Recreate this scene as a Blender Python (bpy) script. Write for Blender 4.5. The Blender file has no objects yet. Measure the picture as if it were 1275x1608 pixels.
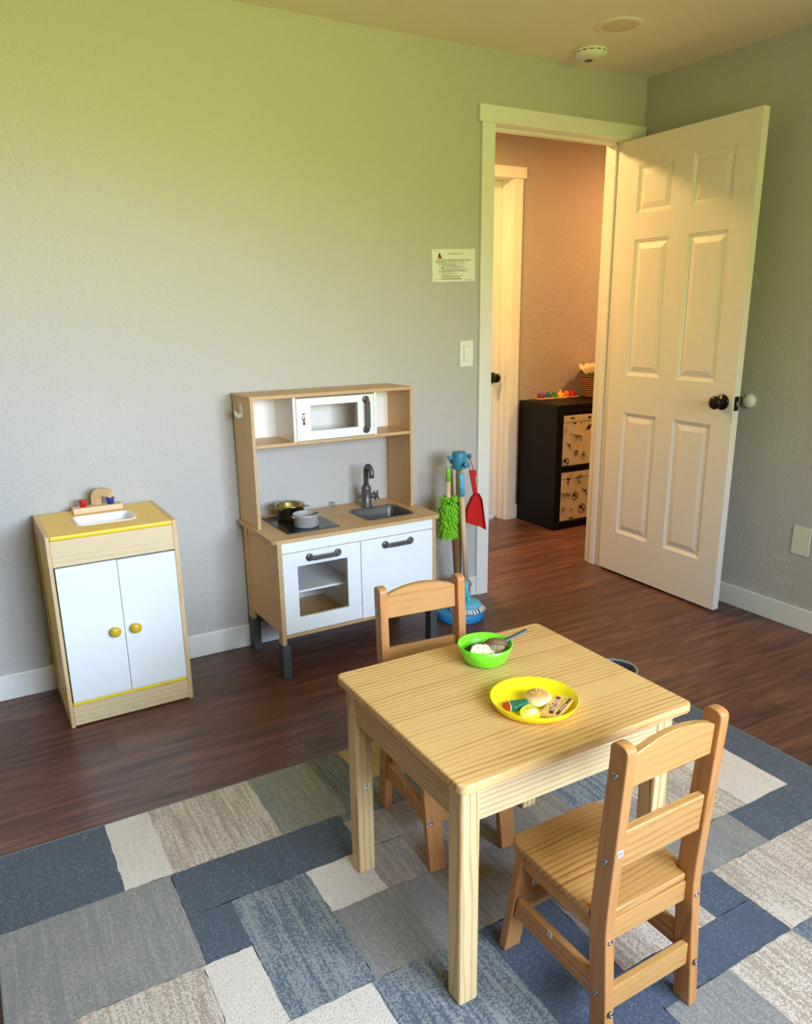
import bpy, bmesh, math, random
from mathutils import Vector, Matrix
PI = math.pi
random.seed(7)
SC = bpy.context.scene
COL = SC.collection

# ------------------------------------------------------------------ camera
H = 2.3216            # ceiling height
XR = 2.4667           # right wall
XL = -2.30            # left wall (out of frame)
YB = -3.75            # wall behind the camera
YH = 1.0422           # far wall of the hallway
cam_d = bpy.data.cameras.new('camera')
cam = bpy.data.objects.new('camera', cam_d); COL.objects.link(cam)
_C = Vector((-0.47998, -2.88236, 1.31109))
_F = Vector((0.479809, 0.833130, -0.275095)); _R = Vector((0.864893, -0.501829, -0.011286)); _U = Vector((0.147453, 0.232512, 0.961351))
cam.matrix_world = Matrix(((_R.x, _U.x, -_F.x, _C.x), (_R.y, _U.y, -_F.y, _C.y), (_R.z, _U.z, -_F.z, _C.z), (0, 0, 0, 1)))
cam_d.sensor_fit = 'HORIZONTAL'; cam_d.sensor_width = 36.0
cam_d.lens = 1216.72 / 1275 * 36.0
cam_d.shift_x = (637.5 - 641.708) / 1275
cam_d.shift_y = (837.516 - 804) / 1275
cam_d.clip_start = 0.02
SC.camera = cam

# ------------------------------------------------------------------ view + world + lights
SC.view_settings.view_transform = 'Standard'
SC.view_settings.look = 'None'
SC.view_settings.exposure = 0.92
SC.view_settings.gamma = 1.0
SC.view_settings.use_curve_mapping = False
try:
    SC.cycles.max_bounces = 10; SC.cycles.diffuse_bounces = 6; SC.cycles.use_denoising = True
    SC.cycles.sample_clamp_indirect = 6.0; SC.cycles.caustics_reflective = False; SC.cycles.caustics_refractive = False
except Exception:
    pass

SKY_COL, SKY_STR = (0.60, 0.76, 1.0), 15.0
GRN_COL, GRN_STR = (0.63, 0.70, 0.17), 11.5
HAZE_COL, HAZE_STR = (1.0, 0.95, 0.90), 14.5
world = bpy.data.worlds.new('outdoors'); SC.world = world
world.use_nodes = True
wt = world.node_tree; wt.nodes.clear()
def wn(t): return wt.nodes.new(t)
w_tc = wn('ShaderNodeTexCoord'); w_sep = wn('ShaderNodeSeparateXYZ'); wt.links.new(w_tc.outputs['Generated'], w_sep.inputs[0])
w_k = wn('ShaderNodeMath'); w_k.operation = 'MULTIPLY'; w_k.inputs[1].default_value = 0.24; wt.links.new(w_sep.outputs['X'], w_k.inputs[0])
w_a = wn('ShaderNodeMath'); w_a.operation = 'ADD'; wt.links.new(w_sep.outputs['Z'], w_a.inputs[0]); wt.links.new(w_k.outputs[0], w_a.inputs[1])
w_mr = wn('ShaderNodeMapRange'); w_mr.inputs['From Min'].default_value = -0.6; w_mr.inputs['From Max'].default_value = 0.6; wt.links.new(w_a.outputs[0], w_mr.inputs['Value'])
w_cr = wn('ShaderNodeValToRGB'); wt.links.new(w_mr.outputs[0], w_cr.inputs[0])
def sc3(c, s): return (c[0]*s, c[1]*s, c[2]*s, 1)
els = w_cr.color_ramp.elements
els[0].position = 0.0; els[0].color = sc3(GRN_COL, GRN_STR/15*0.8)
els[1].position = 1.0; els[1].color = sc3(SKY_COL, SKY_STR/15)
for p, c in ((0.515, sc3(GRN_COL, GRN_STR/15)), (0.555, sc3(HAZE_COL, HAZE_STR/15)), (0.66, sc3(SKY_COL, SKY_STR/15))):
    e = els.new(p); e.color = c
# tall trees stand towards -x, open sky and lawn towards +x
w_side = wn('ShaderNodeMapRange'); w_side.inputs['From Min'].default_value = -0.6; w_side.inputs['From Max'].default_value = 0.35
w_side.inputs['To Min'].default_value = 5.5; w_side.inputs['To Max'].default_value = 25.5; wt.links.new(w_sep.outputs['X'], w_side.inputs['Value'])
w_bg = wn('ShaderNodeBackground'); wt.links.new(w_side.outputs[0], w_bg.inputs['Strength']); wt.links.new(w_cr.outputs[0], w_bg.inputs['Color'])
w_out = wn('ShaderNodeOutputWorld'); wt.links.new(w_bg.outputs[0], w_out.inputs['Surface'])

WIN = (-0.25, 1.75, 0.90, 2.00)      # window in the wall behind the camera: x0, x1, z0, z1
def area_light(name, loc, rot, sx, sy, power, color, portal=False, shape='RECTANGLE', spread=PI):
    d = bpy.data.lights.new(name, 'AREA'); d.shape = shape; d.size = sx; d.size_y = sy; d.energy = power; d.color = color
    d.spread = spread
    o = bpy.data.objects.new(name, d); o.location = loc; o.rotation_euler = rot; COL.objects.link(o)
    if portal: d.cycles.is_portal = True
    return o
area_light('window_portal', ((WIN[0]+WIN[1])/2, YB-0.11, (WIN[2]+WIN[3])/2), (PI/2, 0, 0), WIN[1]-WIN[0], WIN[3]-WIN[2], 1.0, (1, 1, 1), portal=True)
area_light('hall_light', (1.75, 0.56, H-0.07), (0, 0, 0), 0.16, 0.16, 14.0, (1.0, 0.57, 0.20), shape='DISK')
area_light('hall_end_light', (3.55, 0.27, H-0.07), (0, 0, 0), 0.16, 0.16, 12.5, (1.0, 0.50, 0.17), shape='DISK')

# ------------------------------------------------------------------ materials
def lin(c):
    return tuple(((v/255)/12.92 if v/255 <= 0.04045 else ((v/255+0.055)/1.055)**2.4) for v in c) + (1.0,)
class NT:
    def __init__(s, name):
        s.m = bpy.data.materials.new(name); s.m.use_nodes = True; s.t = s.m.node_tree; s.t.nodes.clear()
        s.out = s.n('ShaderNodeOutputMaterial'); s.b = s.n('ShaderNodeBsdfPrincipled'); s.l(s.b.outputs[0], s.out.inputs[0])
    def n(s, t, **k):
        nd = s.t.nodes.new(t)
        for a, v in k.items(): setattr(nd, a, v)
        return nd
    def l(s, a, b): s.t.links.new(a, b)
    def val(s, sock, v):
        if hasattr(v, 'is_output'): s.l(v, sock)
        else: sock.default_value = v
    def math(s, op, a, b=0.0, c=None):
        nd = s.n('ShaderNodeMath', operation=op); s.val(nd.inputs[0], a); s.val(nd.inputs[1], b)
        if c is not None: s.val(nd.inputs[2], c)
        return nd.outputs[0]
    def noise(s, vec, scale, detail=2.0, rough=0.5, dist=0.0):
        nd = s.n('ShaderNodeTexNoise'); s.l(vec, nd.inputs['Vector']); nd.inputs['Scale'].default_value = scale
        nd.inputs['Detail'].default_value = detail; nd.inputs['Roughness'].default_value = rough; nd.inputs['Distortion'].default_value = dist
        return nd.outputs['Fac']
    def mapping(s, vec, scale=(1, 1, 1), loc=(0, 0, 0)):
        nd = s.n('ShaderNodeMapping'); s.l(vec, nd.inputs['Vector']); nd.inputs['Scale'].default_value = scale; nd.inputs['Location'].default_value = loc
        return nd.outputs[0]
    def obj(s): return s.n('ShaderNodeTexCoord').outputs['Object']
    def ramp(s, fac, stops, mode='LINEAR'):
        nd = s.n('ShaderNodeValToRGB'); s.l(fac, nd.inputs[0]); cr = nd.color_ramp; cr.interpolation = mode
        cr.elements[0].position, cr.elements[0].color = stops[0][0], stops[0][1]
        cr.elements[1].position, cr.elements[1].color = stops[-1][0], stops[-1][1]
        for p, c in stops[1:-1]:
            e = cr.elements.new(p); e.color = c
        return nd.outputs[0]
    def mix(s, fac, a, b, mode='MIX'):
        nd = s.n('ShaderNodeMix', data_type='RGBA', blend_type=mode); s.val(nd.inputs[0], fac); s.val(nd.inputs[6], a); s.val(nd.inputs[7], b)
        return nd.outputs[2]
    def bump(s, h, strength, dist):
        nd = s.n('ShaderNodeBump'); s.l(h, nd.inputs['Height']); nd.inputs['Strength'].default_value = strength; nd.inputs['Distance'].default_value = dist
        s.l(nd.outputs[0], s.b.inputs['Normal'])
    def vmath(s, op, a, b):
        nd = s.n('ShaderNodeVectorMath', operation=op); s.val(nd.inputs[0], a); s.val(nd.inputs[1], b); return nd.outputs[0]
    def rnd(s, amt=7.0):
        oi = s.n('ShaderNodeObjectInfo').outputs['Random']
        c = s.n('ShaderNodeCombineXYZ'); s.l(s.math('MULTIPLY', oi, amt), c.inputs[0]); s.l(s.math('MULTIPLY', oi, amt*1.7), c.inputs[1]); s.l(s.math('MULTIPLY', oi, amt*0.6), c.inputs[2])
        return c.outputs[0]
    def set(s, rough=0.5, metal=0.0, spec=0.5, coat=0.0):
        s.b.inputs['Roughness'].default_value = rough; s.b.inputs['Metallic'].default_value = metal
        s.b.inputs['Specular IOR Level'].default_value = spec; s.b.inputs['Coat Weight'].default_value = coat
        s.b.inputs['Coat Roughness'].default_value = 0.15
        return s

def plain(name, c, rough=0.5, metal=0.0, spec=0.5, coat=0.0, var=0.04, vscale=30.0, bump=0.0, bscale=300.0):
    s = NT(name); s.set(rough, metal, spec, coat)
    v = s.obj(); f = s.noise(v, vscale, 3.0)
    a = lin(c); lo = tuple(x*(1-var) for x in a[:3])+(1,); hi = tuple(min(1, x*(1+var)) for x in a[:3])+(1,)
    s.l(s.ramp(f, [(0.3, lo), (0.7, hi)]), s.b.inputs['Base Color'])
    if bump: s.bump(s.noise(v, bscale, 2.0), bump, 0.002)
    return s.m

def wood(name, light, mid, dark, axis='x', ring=24.0, stretch=0.06, rough=0.42, board=0.0, board_axis=1, dist=1.6, contrast=1.0, centre=(0.31, 0.27), spec=0.4, plies=False):
    s = NT(name); s.set(rough, 0, spec)
    ai = 'xyz'.index(axis)
    v = s.vmath('ADD', s.obj(), s.rnd(5.0))
    if board:
        sp = s.n('ShaderNodeSeparateXYZ'); s.l(v, sp.inputs[0])
        row = s.math('FLOOR', s.math('DIVIDE', sp.outputs[board_axis], board))
        wnz = s.n('ShaderNodeTexWhiteNoise', noise_dimensions='1D'); s.l(row, wnz.inputs['W'])
        off = s.n('ShaderNodeVectorMath', operation='SCALE'); s.l(wnz.outputs['Color'], off.inputs[0]); off.inputs['Scale'].default_value = 3.1
        v = s.vmath('ADD', v, off.outputs[0]); tone = wnz.outputs['Value']
    sc = [1.0, 1.0, 1.0]; sc[ai] = stretch
    vs = s.mapping(v, tuple(sc))
    # slow wander of the rings along the grain
    sc2 = [2.2, 2.2, 2.2]; sc2[ai] = 1.0
    wander = s.noise(s.mapping(v, tuple(sc2)), 2.2, 2.0, 0.5)
    sp2 = s.n('ShaderNodeSeparateXYZ'); s.l(vs, sp2.inputs[0])
    o = [i for i in range(3) if i != ai]
    d = s.math('ADD', s.math('MULTIPLY', sp2.outputs[o[0]], centre[0]*2.6), s.math('MULTIPLY', sp2.outputs[o[1]], centre[1]*2.6))
    ph = s.math('ADD', s.math('MULTIPLY', d, ring*4.0), s.math('MULTIPLY', wander, dist*4.0))
    saw = s.math('FRACT', ph)
    fine = s.noise(s.mapping(vs, (1, 1, 1)), 190.0, 3.0, 0.6)
    blot = s.noise(vs, 9.0, 3.0, 0.5)
    f = s.math('ADD', s.math('MULTIPLY', saw, 0.72*contrast), s.math('ADD', s.math('MULTIPLY', s.math('SUBTRACT', fine, 0.5), 0.5), s.math('MULTIPLY', s.math('SUBTRACT', blot, 0.5), 0.8)))
    if board: f = s.math('ADD', f, s.math('MULTIPLY', s.math('SUBTRACT', tone, 0.5), 0.22))
    col = s.ramp(f, [(0.0, lin(light)), (0.40, lin(light)), (0.62, lin(mid)), (0.86, lin(dark)), (0.95, lin(mid))])
    s.l(col, s.b.inputs['Base Color'])
    s.bump(fine, 0.08, 0.001)
    return s.m

def ply_edge(name, light, dark, axis='z', n=260.0):
    s = NT(name); s.set(0.5)
    sp = s.n('ShaderNodeSeparateXYZ'); s.l(s.obj(), sp.inputs[0])
    f = s.math('FRACT', s.math('MULTIPLY', sp.outputs['xyz'.index(axis)], n))
    nz = s.noise(s.obj(), 60.0, 2.0)
    s.l(s.ramp(s.math('ADD', s.math('MULTIPLY', f, 0.8), s.math('MULTIPLY', nz, 0.3)), [(0.2, lin(light)), (0.55, lin(light)), (0.7, lin(dark)), (0.95, lin(dark))]), s.b.inputs['Base Color'])
    return s.m

def wall_paint(name, c, bs=95.0, strength=0.35, rough=0.6):
    s = NT(name); s.set(rough, 0, 0.3)
    v = s.obj()
    f = s.noise(v, 1.2, 2.0)
    a = lin(c)
    s.l(s.ramp(f, [(0.3, tuple(x*0.97 for x in a[:3])+(1,)), (0.7, a)]), s.b.inputs['Base Color'])
    h = s.noise(v, bs, 3.0, 0.55, 0.6)
    h2 = s.ramp(h, [(0.42, (0, 0, 0, 1)), (0.6, (1, 1, 1, 1))])
    s.bump(h2, strength, 0.003)
    return s.m

def plank_floor():
    s = NT('dark_plank_floor'); s.set(0.36, 0, 0.45)
    v = s.obj(); sp = s.n('ShaderNodeSeparateXYZ'); s.l(v, sp.inputs[0])
    PW, PL = 0.182, 1.22
    ry = s.math('DIVIDE', s.math('ADD', sp.outputs[1], 0.03), PW); row = s.math('FLOOR', ry)
    w1 = s.n('ShaderNodeTexWhiteNoise', noise_dimensions='1D'); s.l(row, w1.inputs['W'])
    rx = s.math('ADD', s.math('DIVIDE', sp.outputs[0], PL), s.math('MULTIPLY', w1.outputs['Value'], 5.0)); colm = s.math('FLOOR', rx)
    cv = s.n('ShaderNodeCombineXYZ'); s.l(row, cv.inputs[0]); s.l(colm, cv.inputs[1])
    w2 = s.n('ShaderNodeTexWhiteNoise', noise_dimensions='2D'); s.l(cv.outputs[0], w2.inputs['Vector'])
    off = s.n('ShaderNodeVectorMath', operation='SCALE'); s.l(w2.outputs['Color'], off.inputs[0]); off.inputs['Scale'].default_value = 9.0
    vv = s.vmath('ADD', v, off.outputs[0])
    g1 = s.noise(s.mapping(vv, (1.3, 16, 1)), 2.0, 5.0, 0.62, 0.9)
    g2 = s.noise(s.mapping(vv, (2.5, 90, 1)), 2.0, 4.0, 0.6, 0.3)
    f = s.math('ADD', s.math('MULTIPLY', g1, 0.75), s.math('MULTIPLY', g2, 0.3))
    f = s.math('ADD', f, s.math('MULTIPLY', s.math('SUBTRACT', w2.outputs['Value'], 0.5), 0.10))
    col = s.ramp(f, [(0.30, lin((56, 35, 29))), (0.48, lin((88, 56, 46))), (0.60, lin((110, 73, 59))), (0.78, lin((138, 97, 78)))])
    fy = s.math('FRACT', ry); fx = s.math('FRACT', rx)
    ey = s.math('MINIMUM', fy, s.math('SUBTRACT', 1.0, fy)); ex = s.math('MULTIPLY', s.math('MINIMUM', fx, s.math('SUBTRACT', 1.0, fx)), PL/PW)
    seam = s.math('LESS_THAN', s.math('MINIMUM', ex, ey), 0.006)
    s.l(s.mix(s.math('MULTIPLY', seam, 0.55), col, lin((38, 25, 20))), s.b.inputs['Base Color'])
    s.l(s.ramp(f, [(0.3, (0.42, 0.42, 0.42, 1)), (0.8, (0.30, 0.30, 0.30, 1))]), s.b.inputs['Roughness'])
    s.bump(s.math('SUBTRACT', g2, s.math('MULTIPLY', seam, 2.0)), 0.10, 0.002)
    return s.m

def yarn(name, base, fleck, streak=0.5, bias=0.5):
    """woven rug pile: streaks run along y, flecks everywhere"""
    s = NT(name); s.set(0.95, 0, 0.1)
    v = s.obj()
    st = s.noise(s.mapping(v, (105, 5.0, 1)), 1.0, 3.0, 0.65)
    fl = s.noise(v, 210.0, 3.0, 0.7)
    blot = s.noise(s.mapping(v, (16, 6, 1)), 1.0, 2.0)
    f = s.math('ADD', s.math('MULTIPLY', s.math('SUBTRACT', st, 0.5), 1.9*streak), s.math('MULTIPLY', s.math('SUBTRACT', fl, 0.5), 2.4))
    f = s.math('ADD', f, s.math('MULTIPLY', s.math('SUBTRACT', blot, 0.5), 0.7*streak))
    f = s.math('ADD', f, bias)
    col = s.ramp(f, [(0.35, lin(base)), (0.65, lin(fleck))])
    pile = s.noise(v, 420.0, 2.0, 0.6)
    col2 = s.mix(s.math('MULTIPLY', pile, 0.35), col, s.mix(1.0, col, (0.45, 0.45, 0.45, 1), 'MULTIPLY'))
    s.l(col2, s.b.inputs['Base Color'])
    s.b.inputs['Sheen Weight'].default_value = 0.15
    s.bump(s.math('ADD', pile, s.math('MULTIPLY', fl, 0.8)), 0.6, 0.006)
    return s.m

M = {}
M['wall'] = wall_paint('grey_wall_paint', (192, 189, 184), 75.0, 0.34)
M['bounce_cut'] = wall_paint('bounce_cut_wall_paint', (120, 106, 94), 75.0, 0.3)  # invented dark tone for the unseen left and front walls, cuts bounced light
M['hall'] = wall_paint('shade_toned_hall_paint', (178, 168, 162), 70.0, 0.5)  # room's grey darkened so the hall reads dimmer; shade is in the colour
M['ceil'] = wall_paint('ceiling_paint', (242, 232, 214), 60.0, 0.15)
M['trim'] = plain('white_trim_paint', (232, 231, 226), 0.38, var=0.015)
M['door'] = plain('white_door_paint', (236, 232, 222), 0.36, var=0.015)
M['floor'] = plank_floor()
M['table'] = wood('pale_pine_lengthwise', (222, 178, 118), (204, 150, 90), (148, 94, 48), 'x', ring=22, board=0.062, board_axis=1, centre=(0.33, 0.20), dist=0.75)
M['table_x'] = wood('pale_pine_rail_lengthwise', (220, 194, 146), (206, 172, 120), (172, 130, 84), 'x', ring=26, centre=(0.2, 0.33), dist=0.9)
M['table_y'] = wood('pale_pine_rail_crosswise', (208, 170, 120), (192, 148, 98), (156, 108, 66), 'y', ring=22, centre=(0.2, 0.33), dist=0.9)
M['table_z'] = wood('pale_pine_upright', (222, 190, 138), (202, 160, 106), (158, 110, 66), 'z', ring=17, centre=(0.34, 0.14), dist=0.9)
M['chair_x'] = wood('honey_pine_lengthwise', (188, 138, 80), (170, 116, 62), (136, 86, 42), 'x', ring=20, centre=(0.26, 0.3), dist=1.1, rough=0.36, contrast=0.82)
M['chair_y'] = wood('honey_pine_crosswise', (190, 136, 80), (172, 116, 62), (136, 86, 42), 'y', ring=20, centre=(0.2, 0.3), dist=0.9, rough=0.36)
M['chair_z'] = wood('honey_pine_upright', (186, 128, 74), (168, 110, 60), (132, 82, 42), 'z', ring=12, centre=(0.25, 0.2), dist=0.8, rough=0.36, contrast=0.75)
M['seat'] = wood('honey_pine_seat', (188, 138, 80), (168, 116, 62), (120, 74, 38), 'x', ring=24, board=0.09, board_axis=1, centre=(0.3, 0.2), dist=0.9, rough=0.34)
M['birch'] = wood('birch_veneer', (216, 178, 126), (208, 168, 114), (196, 152, 98), 'z', ring=6, centre=(0.3, 0.3), dist=1.5, contrast=0.8)
M['birch_x'] = wood('birch_veneer_lengthwise', (206, 168, 116), (198, 158, 106), (186, 144, 92), 'x', ring=6, centre=(0.3, 0.3), dist=1.5, contrast=0.8)
M['ply_v'] = ply_edge('plywood_edge_upright', (222, 190, 140), (150, 110, 66), 'x', 250)
M['ply_h'] = ply_edge('plywood_edge_flat', (220, 186, 134), (156, 116, 70), 'z', 250)
M['white'] = plain('white_laminate', (238, 240, 240), 0.34, var=0.01)
M['groove'] = plain('shadow_gap_grey', (150, 150, 146), 0.6)
M['grey_plastic'] = plain('dark_grey_plastic', (74, 74, 74), 0.42, var=0.06)
M['leg_plastic'] = plain('charcoal_plastic', (70, 72, 78), 0.5, var=0.05)
M['gunmetal'] = plain('gunmetal_plastic', (96, 94, 90), 0.34, metal=0.35, var=0.08)
M['glassblack'] = plain('black_glass', (30, 33, 38), 0.08, spec=0.6, var=0.02)
M['steel'] = plain('polished_steel', (200, 190, 172), 0.12, metal=1.0, var=0.04)
M['nickel'] = plain('zinc_screw_metal', (176, 180, 186), 0.3, metal=1.0, var=0.1)
M['enamel'] = plain('grey_enamel', (168, 165, 164), 0.4, var=0.03)
M['black'] = plain('black_brown_laminate', (14, 12, 11), 0.5, spec=0.2, var=0.08)
M['knob_black'] = plain('oil_rubbed_bronze', (22, 19, 18), 0.28, metal=0.4, spec=0.5)
M['maple_x'] = wood('pale_maple_lengthwise', (226, 200, 158), (214, 184, 138), (196, 162, 114), 'x', ring=14, centre=(0.15, 0.4), dist=0.35, contrast=0.6)
M['maple_z'] = wood('pale_maple_upright', (222, 190, 142), (212, 176, 126), (196, 156, 106), 'z', ring=8, centre=(0.3, 0.2), dist=1.2, contrast=0.8)
M['yellow_lam'] = plain('amber_yellow_laminate', (252, 206, 92), 0.4, var=0.02)
M['yellow'] = plain('bright_yellow_plastic', (240, 208, 30), 0.35, var=0.02)
M['knob_yellow'] = plain('mustard_yellow_knob', (218, 176, 40), 0.25, var=0.03)
M['basin'] = plain('white_basin_plastic', (240, 238, 236), 0.35, var=0.015)
M['red'] = plain('red_paint', (196, 30, 34), 0.4, var=0.05)
M['navy'] = plain('navy_blue_paint', (24, 58, 140), 0.4, var=0.05)
M['teal'] = plain('teal_blue_paint', (54, 138, 168), 0.45, var=0.03)
M['basebl'] = plain('mid_blue_paint', (52, 142, 196), 0.4, var=0.03)
M['skyblue'] = plain('sky_blue_plastic', (96, 186, 216), 0.4, var=0.04)
M['aqua'] = plain('aqua_plastic', (84, 200, 212), 0.4, var=0.04)
M['lime'] = plain('lime_green_fibre', (128, 204, 34), 0.7, var=0.22, vscale=120)
M['lime_hard'] = plain('lime_green_plastic', (132, 204, 60), 0.45, var=0.04)
M['dowel'] = wood('pale_dowel', (222, 190, 146), (214, 178, 132), (200, 160, 112), 'z', ring=10, dist=1.0, contrast=0.6)
M['dowel_dark'] = wood('brown_dowel', (176, 138, 88), (160, 122, 74), (140, 104, 62), 'z', ring=10, dist=1.0, contrast=0.6)
M['bristle_white'] = plain('white_cotton_strips', (226, 222, 214), 0.9, var=0.1, vscale=200)
M['redplastic'] = plain('red_dustpan_plastic', (200, 32, 26), 0.38, var=0.04)
M['bristle_red'] = plain('rust_red_bristles', (190, 66, 34), 0.7, var=0.2, vscale=200)
M['greywood'] = plain('greyish_wood', (146, 134, 124), 0.6, var=0.1)
M['cord_red'] = plain('dark_red_cord', (120, 24, 24), 0.8)
M['cord_pale'] = plain('pale_elastic_cord', (206, 220, 200), 0.8)
M['bowl_green'] = plain('lime_green_bowl_plastic', (122, 226, 42), 0.32, var=0.015)
M['plate_yellow'] = plain('lemon_yellow_plate_plastic', (252, 226, 30), 0.28, var=0.015)
M['paper'] = plain('white_paper', (232, 232, 224), 0.8, var=0.01)
M['ink'] = plain('dark_ink', (60, 58, 44), 0.8)
M['ink_red'] = plain('red_brown_ink', (128, 62, 46), 0.8)
M['ink_brown'] = plain('brown_ink', (62, 52, 30), 0.8)
M['switch'] = plain('white_switch_plastic', (236, 236, 228), 0.35, var=0.01)
M['almond'] = plain('light_switch_plate_plastic', (226, 222, 206), 0.4, var=0.01)
M['rubber'] = plain('white_rubber', (226, 226, 220), 0.45)
M['lampglass'] = plain('frosted_lamp_lens', (222, 202, 180), 0.5, var=0.02)
M['cloth_bin'] = plain('cream_canvas', (240, 222, 196), 0.9, var=0.05, bump=0.2, bscale=500)
M['bin_ink'] = plain('black_print', (34, 30, 28), 0.8)
M['wicker'] = plain('brown_wicker', (160, 104, 58), 0.75, var=0.35, vscale=90)
M['wicker_green'] = plain('green_wicker', (116, 116, 52), 0.75, var=0.25, vscale=90)
M['linen'] = plain('cream_linen', (238, 208, 166), 0.9, var=0.06)
M['tray_wood'] = plain('pale_tray_wood', (222, 180, 130), 0.6, var=0.06)
M['bun'] = None
M['carpet_edge'] = plain('rug_binding', (120, 122, 122), 0.9, var=0.1, vscale=300)
M['rim_grey'] = plain('grey_blue_rim_plastic', (132, 150, 160), 0.4)
M['bowl_dark'] = plain('dark_blue_plastic', (30, 46, 60), 0.4)
M['muffin'] = plain('brown_muffin_plastic', (118, 82, 54), 0.6, var=0.15, vscale=70)
M['muffin_cup'] = plain('taupe_muffin_cup', (142, 116, 84), 0.55, var=0.1)
M['crust'] = plain('toast_brown_crust', (150, 98, 62), 0.6, var=0.15, vscale=80)
M['crumb'] = plain('pale_bread', (240, 220, 182), 0.6, var=0.06, vscale=120)
M['cheese'] = plain('pale_yellow_side', (226, 226, 120), 0.5)
M['pan_black'] = plain('black_toy_pan', (28, 30, 32), 0.3)
M['pan_grey'] = plain('grey_toy_handle', (92, 98, 104), 0.35)
M['melon'] = plain('dark_green_rind', (28, 112, 84), 0.4, var=0.08)
M['melon_red'] = plain('red_fruit_flesh', (190, 52, 30), 0.45, var=0.08)
M['pine'] = plain('yellow_pineapple_flesh', (246, 236, 70), 0.4, var=0.12, vscale=160)
M['pine_core'] = plain('pale_pineapple_core', (244, 244, 170), 0.45)
M['packet'] = plain('golden_packet', (232, 186, 92), 0.45, var=0.06, vscale=60)
M['packet_brown'] = plain('maroon_print', (98, 48, 40), 0.6)
M['packet_pink'] = plain('pink_print', (240, 190, 176), 0.6)
M['packet_olive'] = plain('olive_print', (106, 84, 20), 0.6)
M['sesame'] = plain('sesame_seed', (244, 208, 150), 0.6)
M['sticker'] = plain('white_sticker', (236, 238, 240), 0.5)
M['sticker_pink'] = plain('pale_pink_sticker', (236, 206, 186), 0.5)
M['sticker_ink'] = plain('navy_sticker_ink', (40, 60, 110), 0.6)
for nm, c in dict(violet=(120, 56, 120), blue=(54, 108, 160), green=(74, 140, 50), gold=(246, 196, 60), orange=(240, 104, 50), crimson=(206, 40, 40)).items():
    M['pz_'+nm] = plain(nm+'_puzzle_paint', c, 0.45, var=0.05)
def bun_mat():
    s = NT('baked_bun'); s.set(0.4)
    sp = s.n('ShaderNodeSeparateXYZ'); s.l(s.obj(), sp.inputs[0])
    f = s.math('ADD', s.math('DIVIDE', sp.outputs[2], 0.024), s.math('MULTIPLY', s.math('SUBTRACT', s.noise(s.obj(), 60, 2), 0.5), 0.3))
    s.l(s.ramp(f, [(0.25, lin((246, 230, 176))), (0.62, lin((238, 208, 140))), (0.88, lin((208, 150, 88)))]), s.b.inputs['Base Color'])
    return s.m
M['bun'] = bun_mat()
def pane_mat():
    s = NT('window_glass')
    s.t.nodes.remove(s.b)
    tr = s.n('ShaderNodeBsdfTransparent'); gl = s.n('ShaderNodeBsdfGlossy'); gl.inputs['Roughness'].default_value = 0.02
    mx = s.n('ShaderNodeMixShader'); mx.inputs[0].default_value = 0.05
    s.l(tr.outputs[0], mx.inputs[1]); s.l(gl.outputs[0], mx.inputs[2]); s.l(mx.outputs[0], s.out.inputs[0])
    return s.m
M['pane'] = pane_mat()
Y = {}
Y['navy'] = yarn('navy_yarn', (80, 89, 104), (126, 132, 142), 0.25, 0.28)
Y['deep'] = yarn('deep_blue_yarn', (74, 86, 105), (112, 121, 138), 0.25, 0.30)
Y['cream'] = yarn('cream_yarn', (240, 226, 214), (212, 196, 184), 0.3, 0.28)
Y['beige'] = yarn('beige_streaked_yarn', (230, 214, 200), (184, 162, 144), 0.9, 0.52)
Y['sage'] = yarn('sage_grey_yarn', (138, 138, 130), (172, 165, 150), 0.6, 0.42)
Y['grey'] = yarn('mid_grey_yarn', (140, 138, 138), (172, 164, 154), 0.65, 0.42)
Y['bluestreak'] = yarn('blue_grey_streaked_yarn', (92, 105, 122), (158, 160, 160), 0.9, 0.5)
Y['darkstreak'] = yarn('slate_streaked_yarn', (92, 100, 104), (140, 138, 122), 0.9, 0.5)
Y['tan'] = yarn('tan_yarn', (172, 146, 96), (206, 184, 134), 0.6, 0.5)
Y['rose'] = yarn('rose_beige_streaked_yarn', (194, 176, 162), (154, 146, 140), 0.9, 0.5)
Y['brown'] = yarn('brown_beige_streaked_yarn', (170, 152, 134), (130, 126, 120), 0.9, 0.5)

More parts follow.
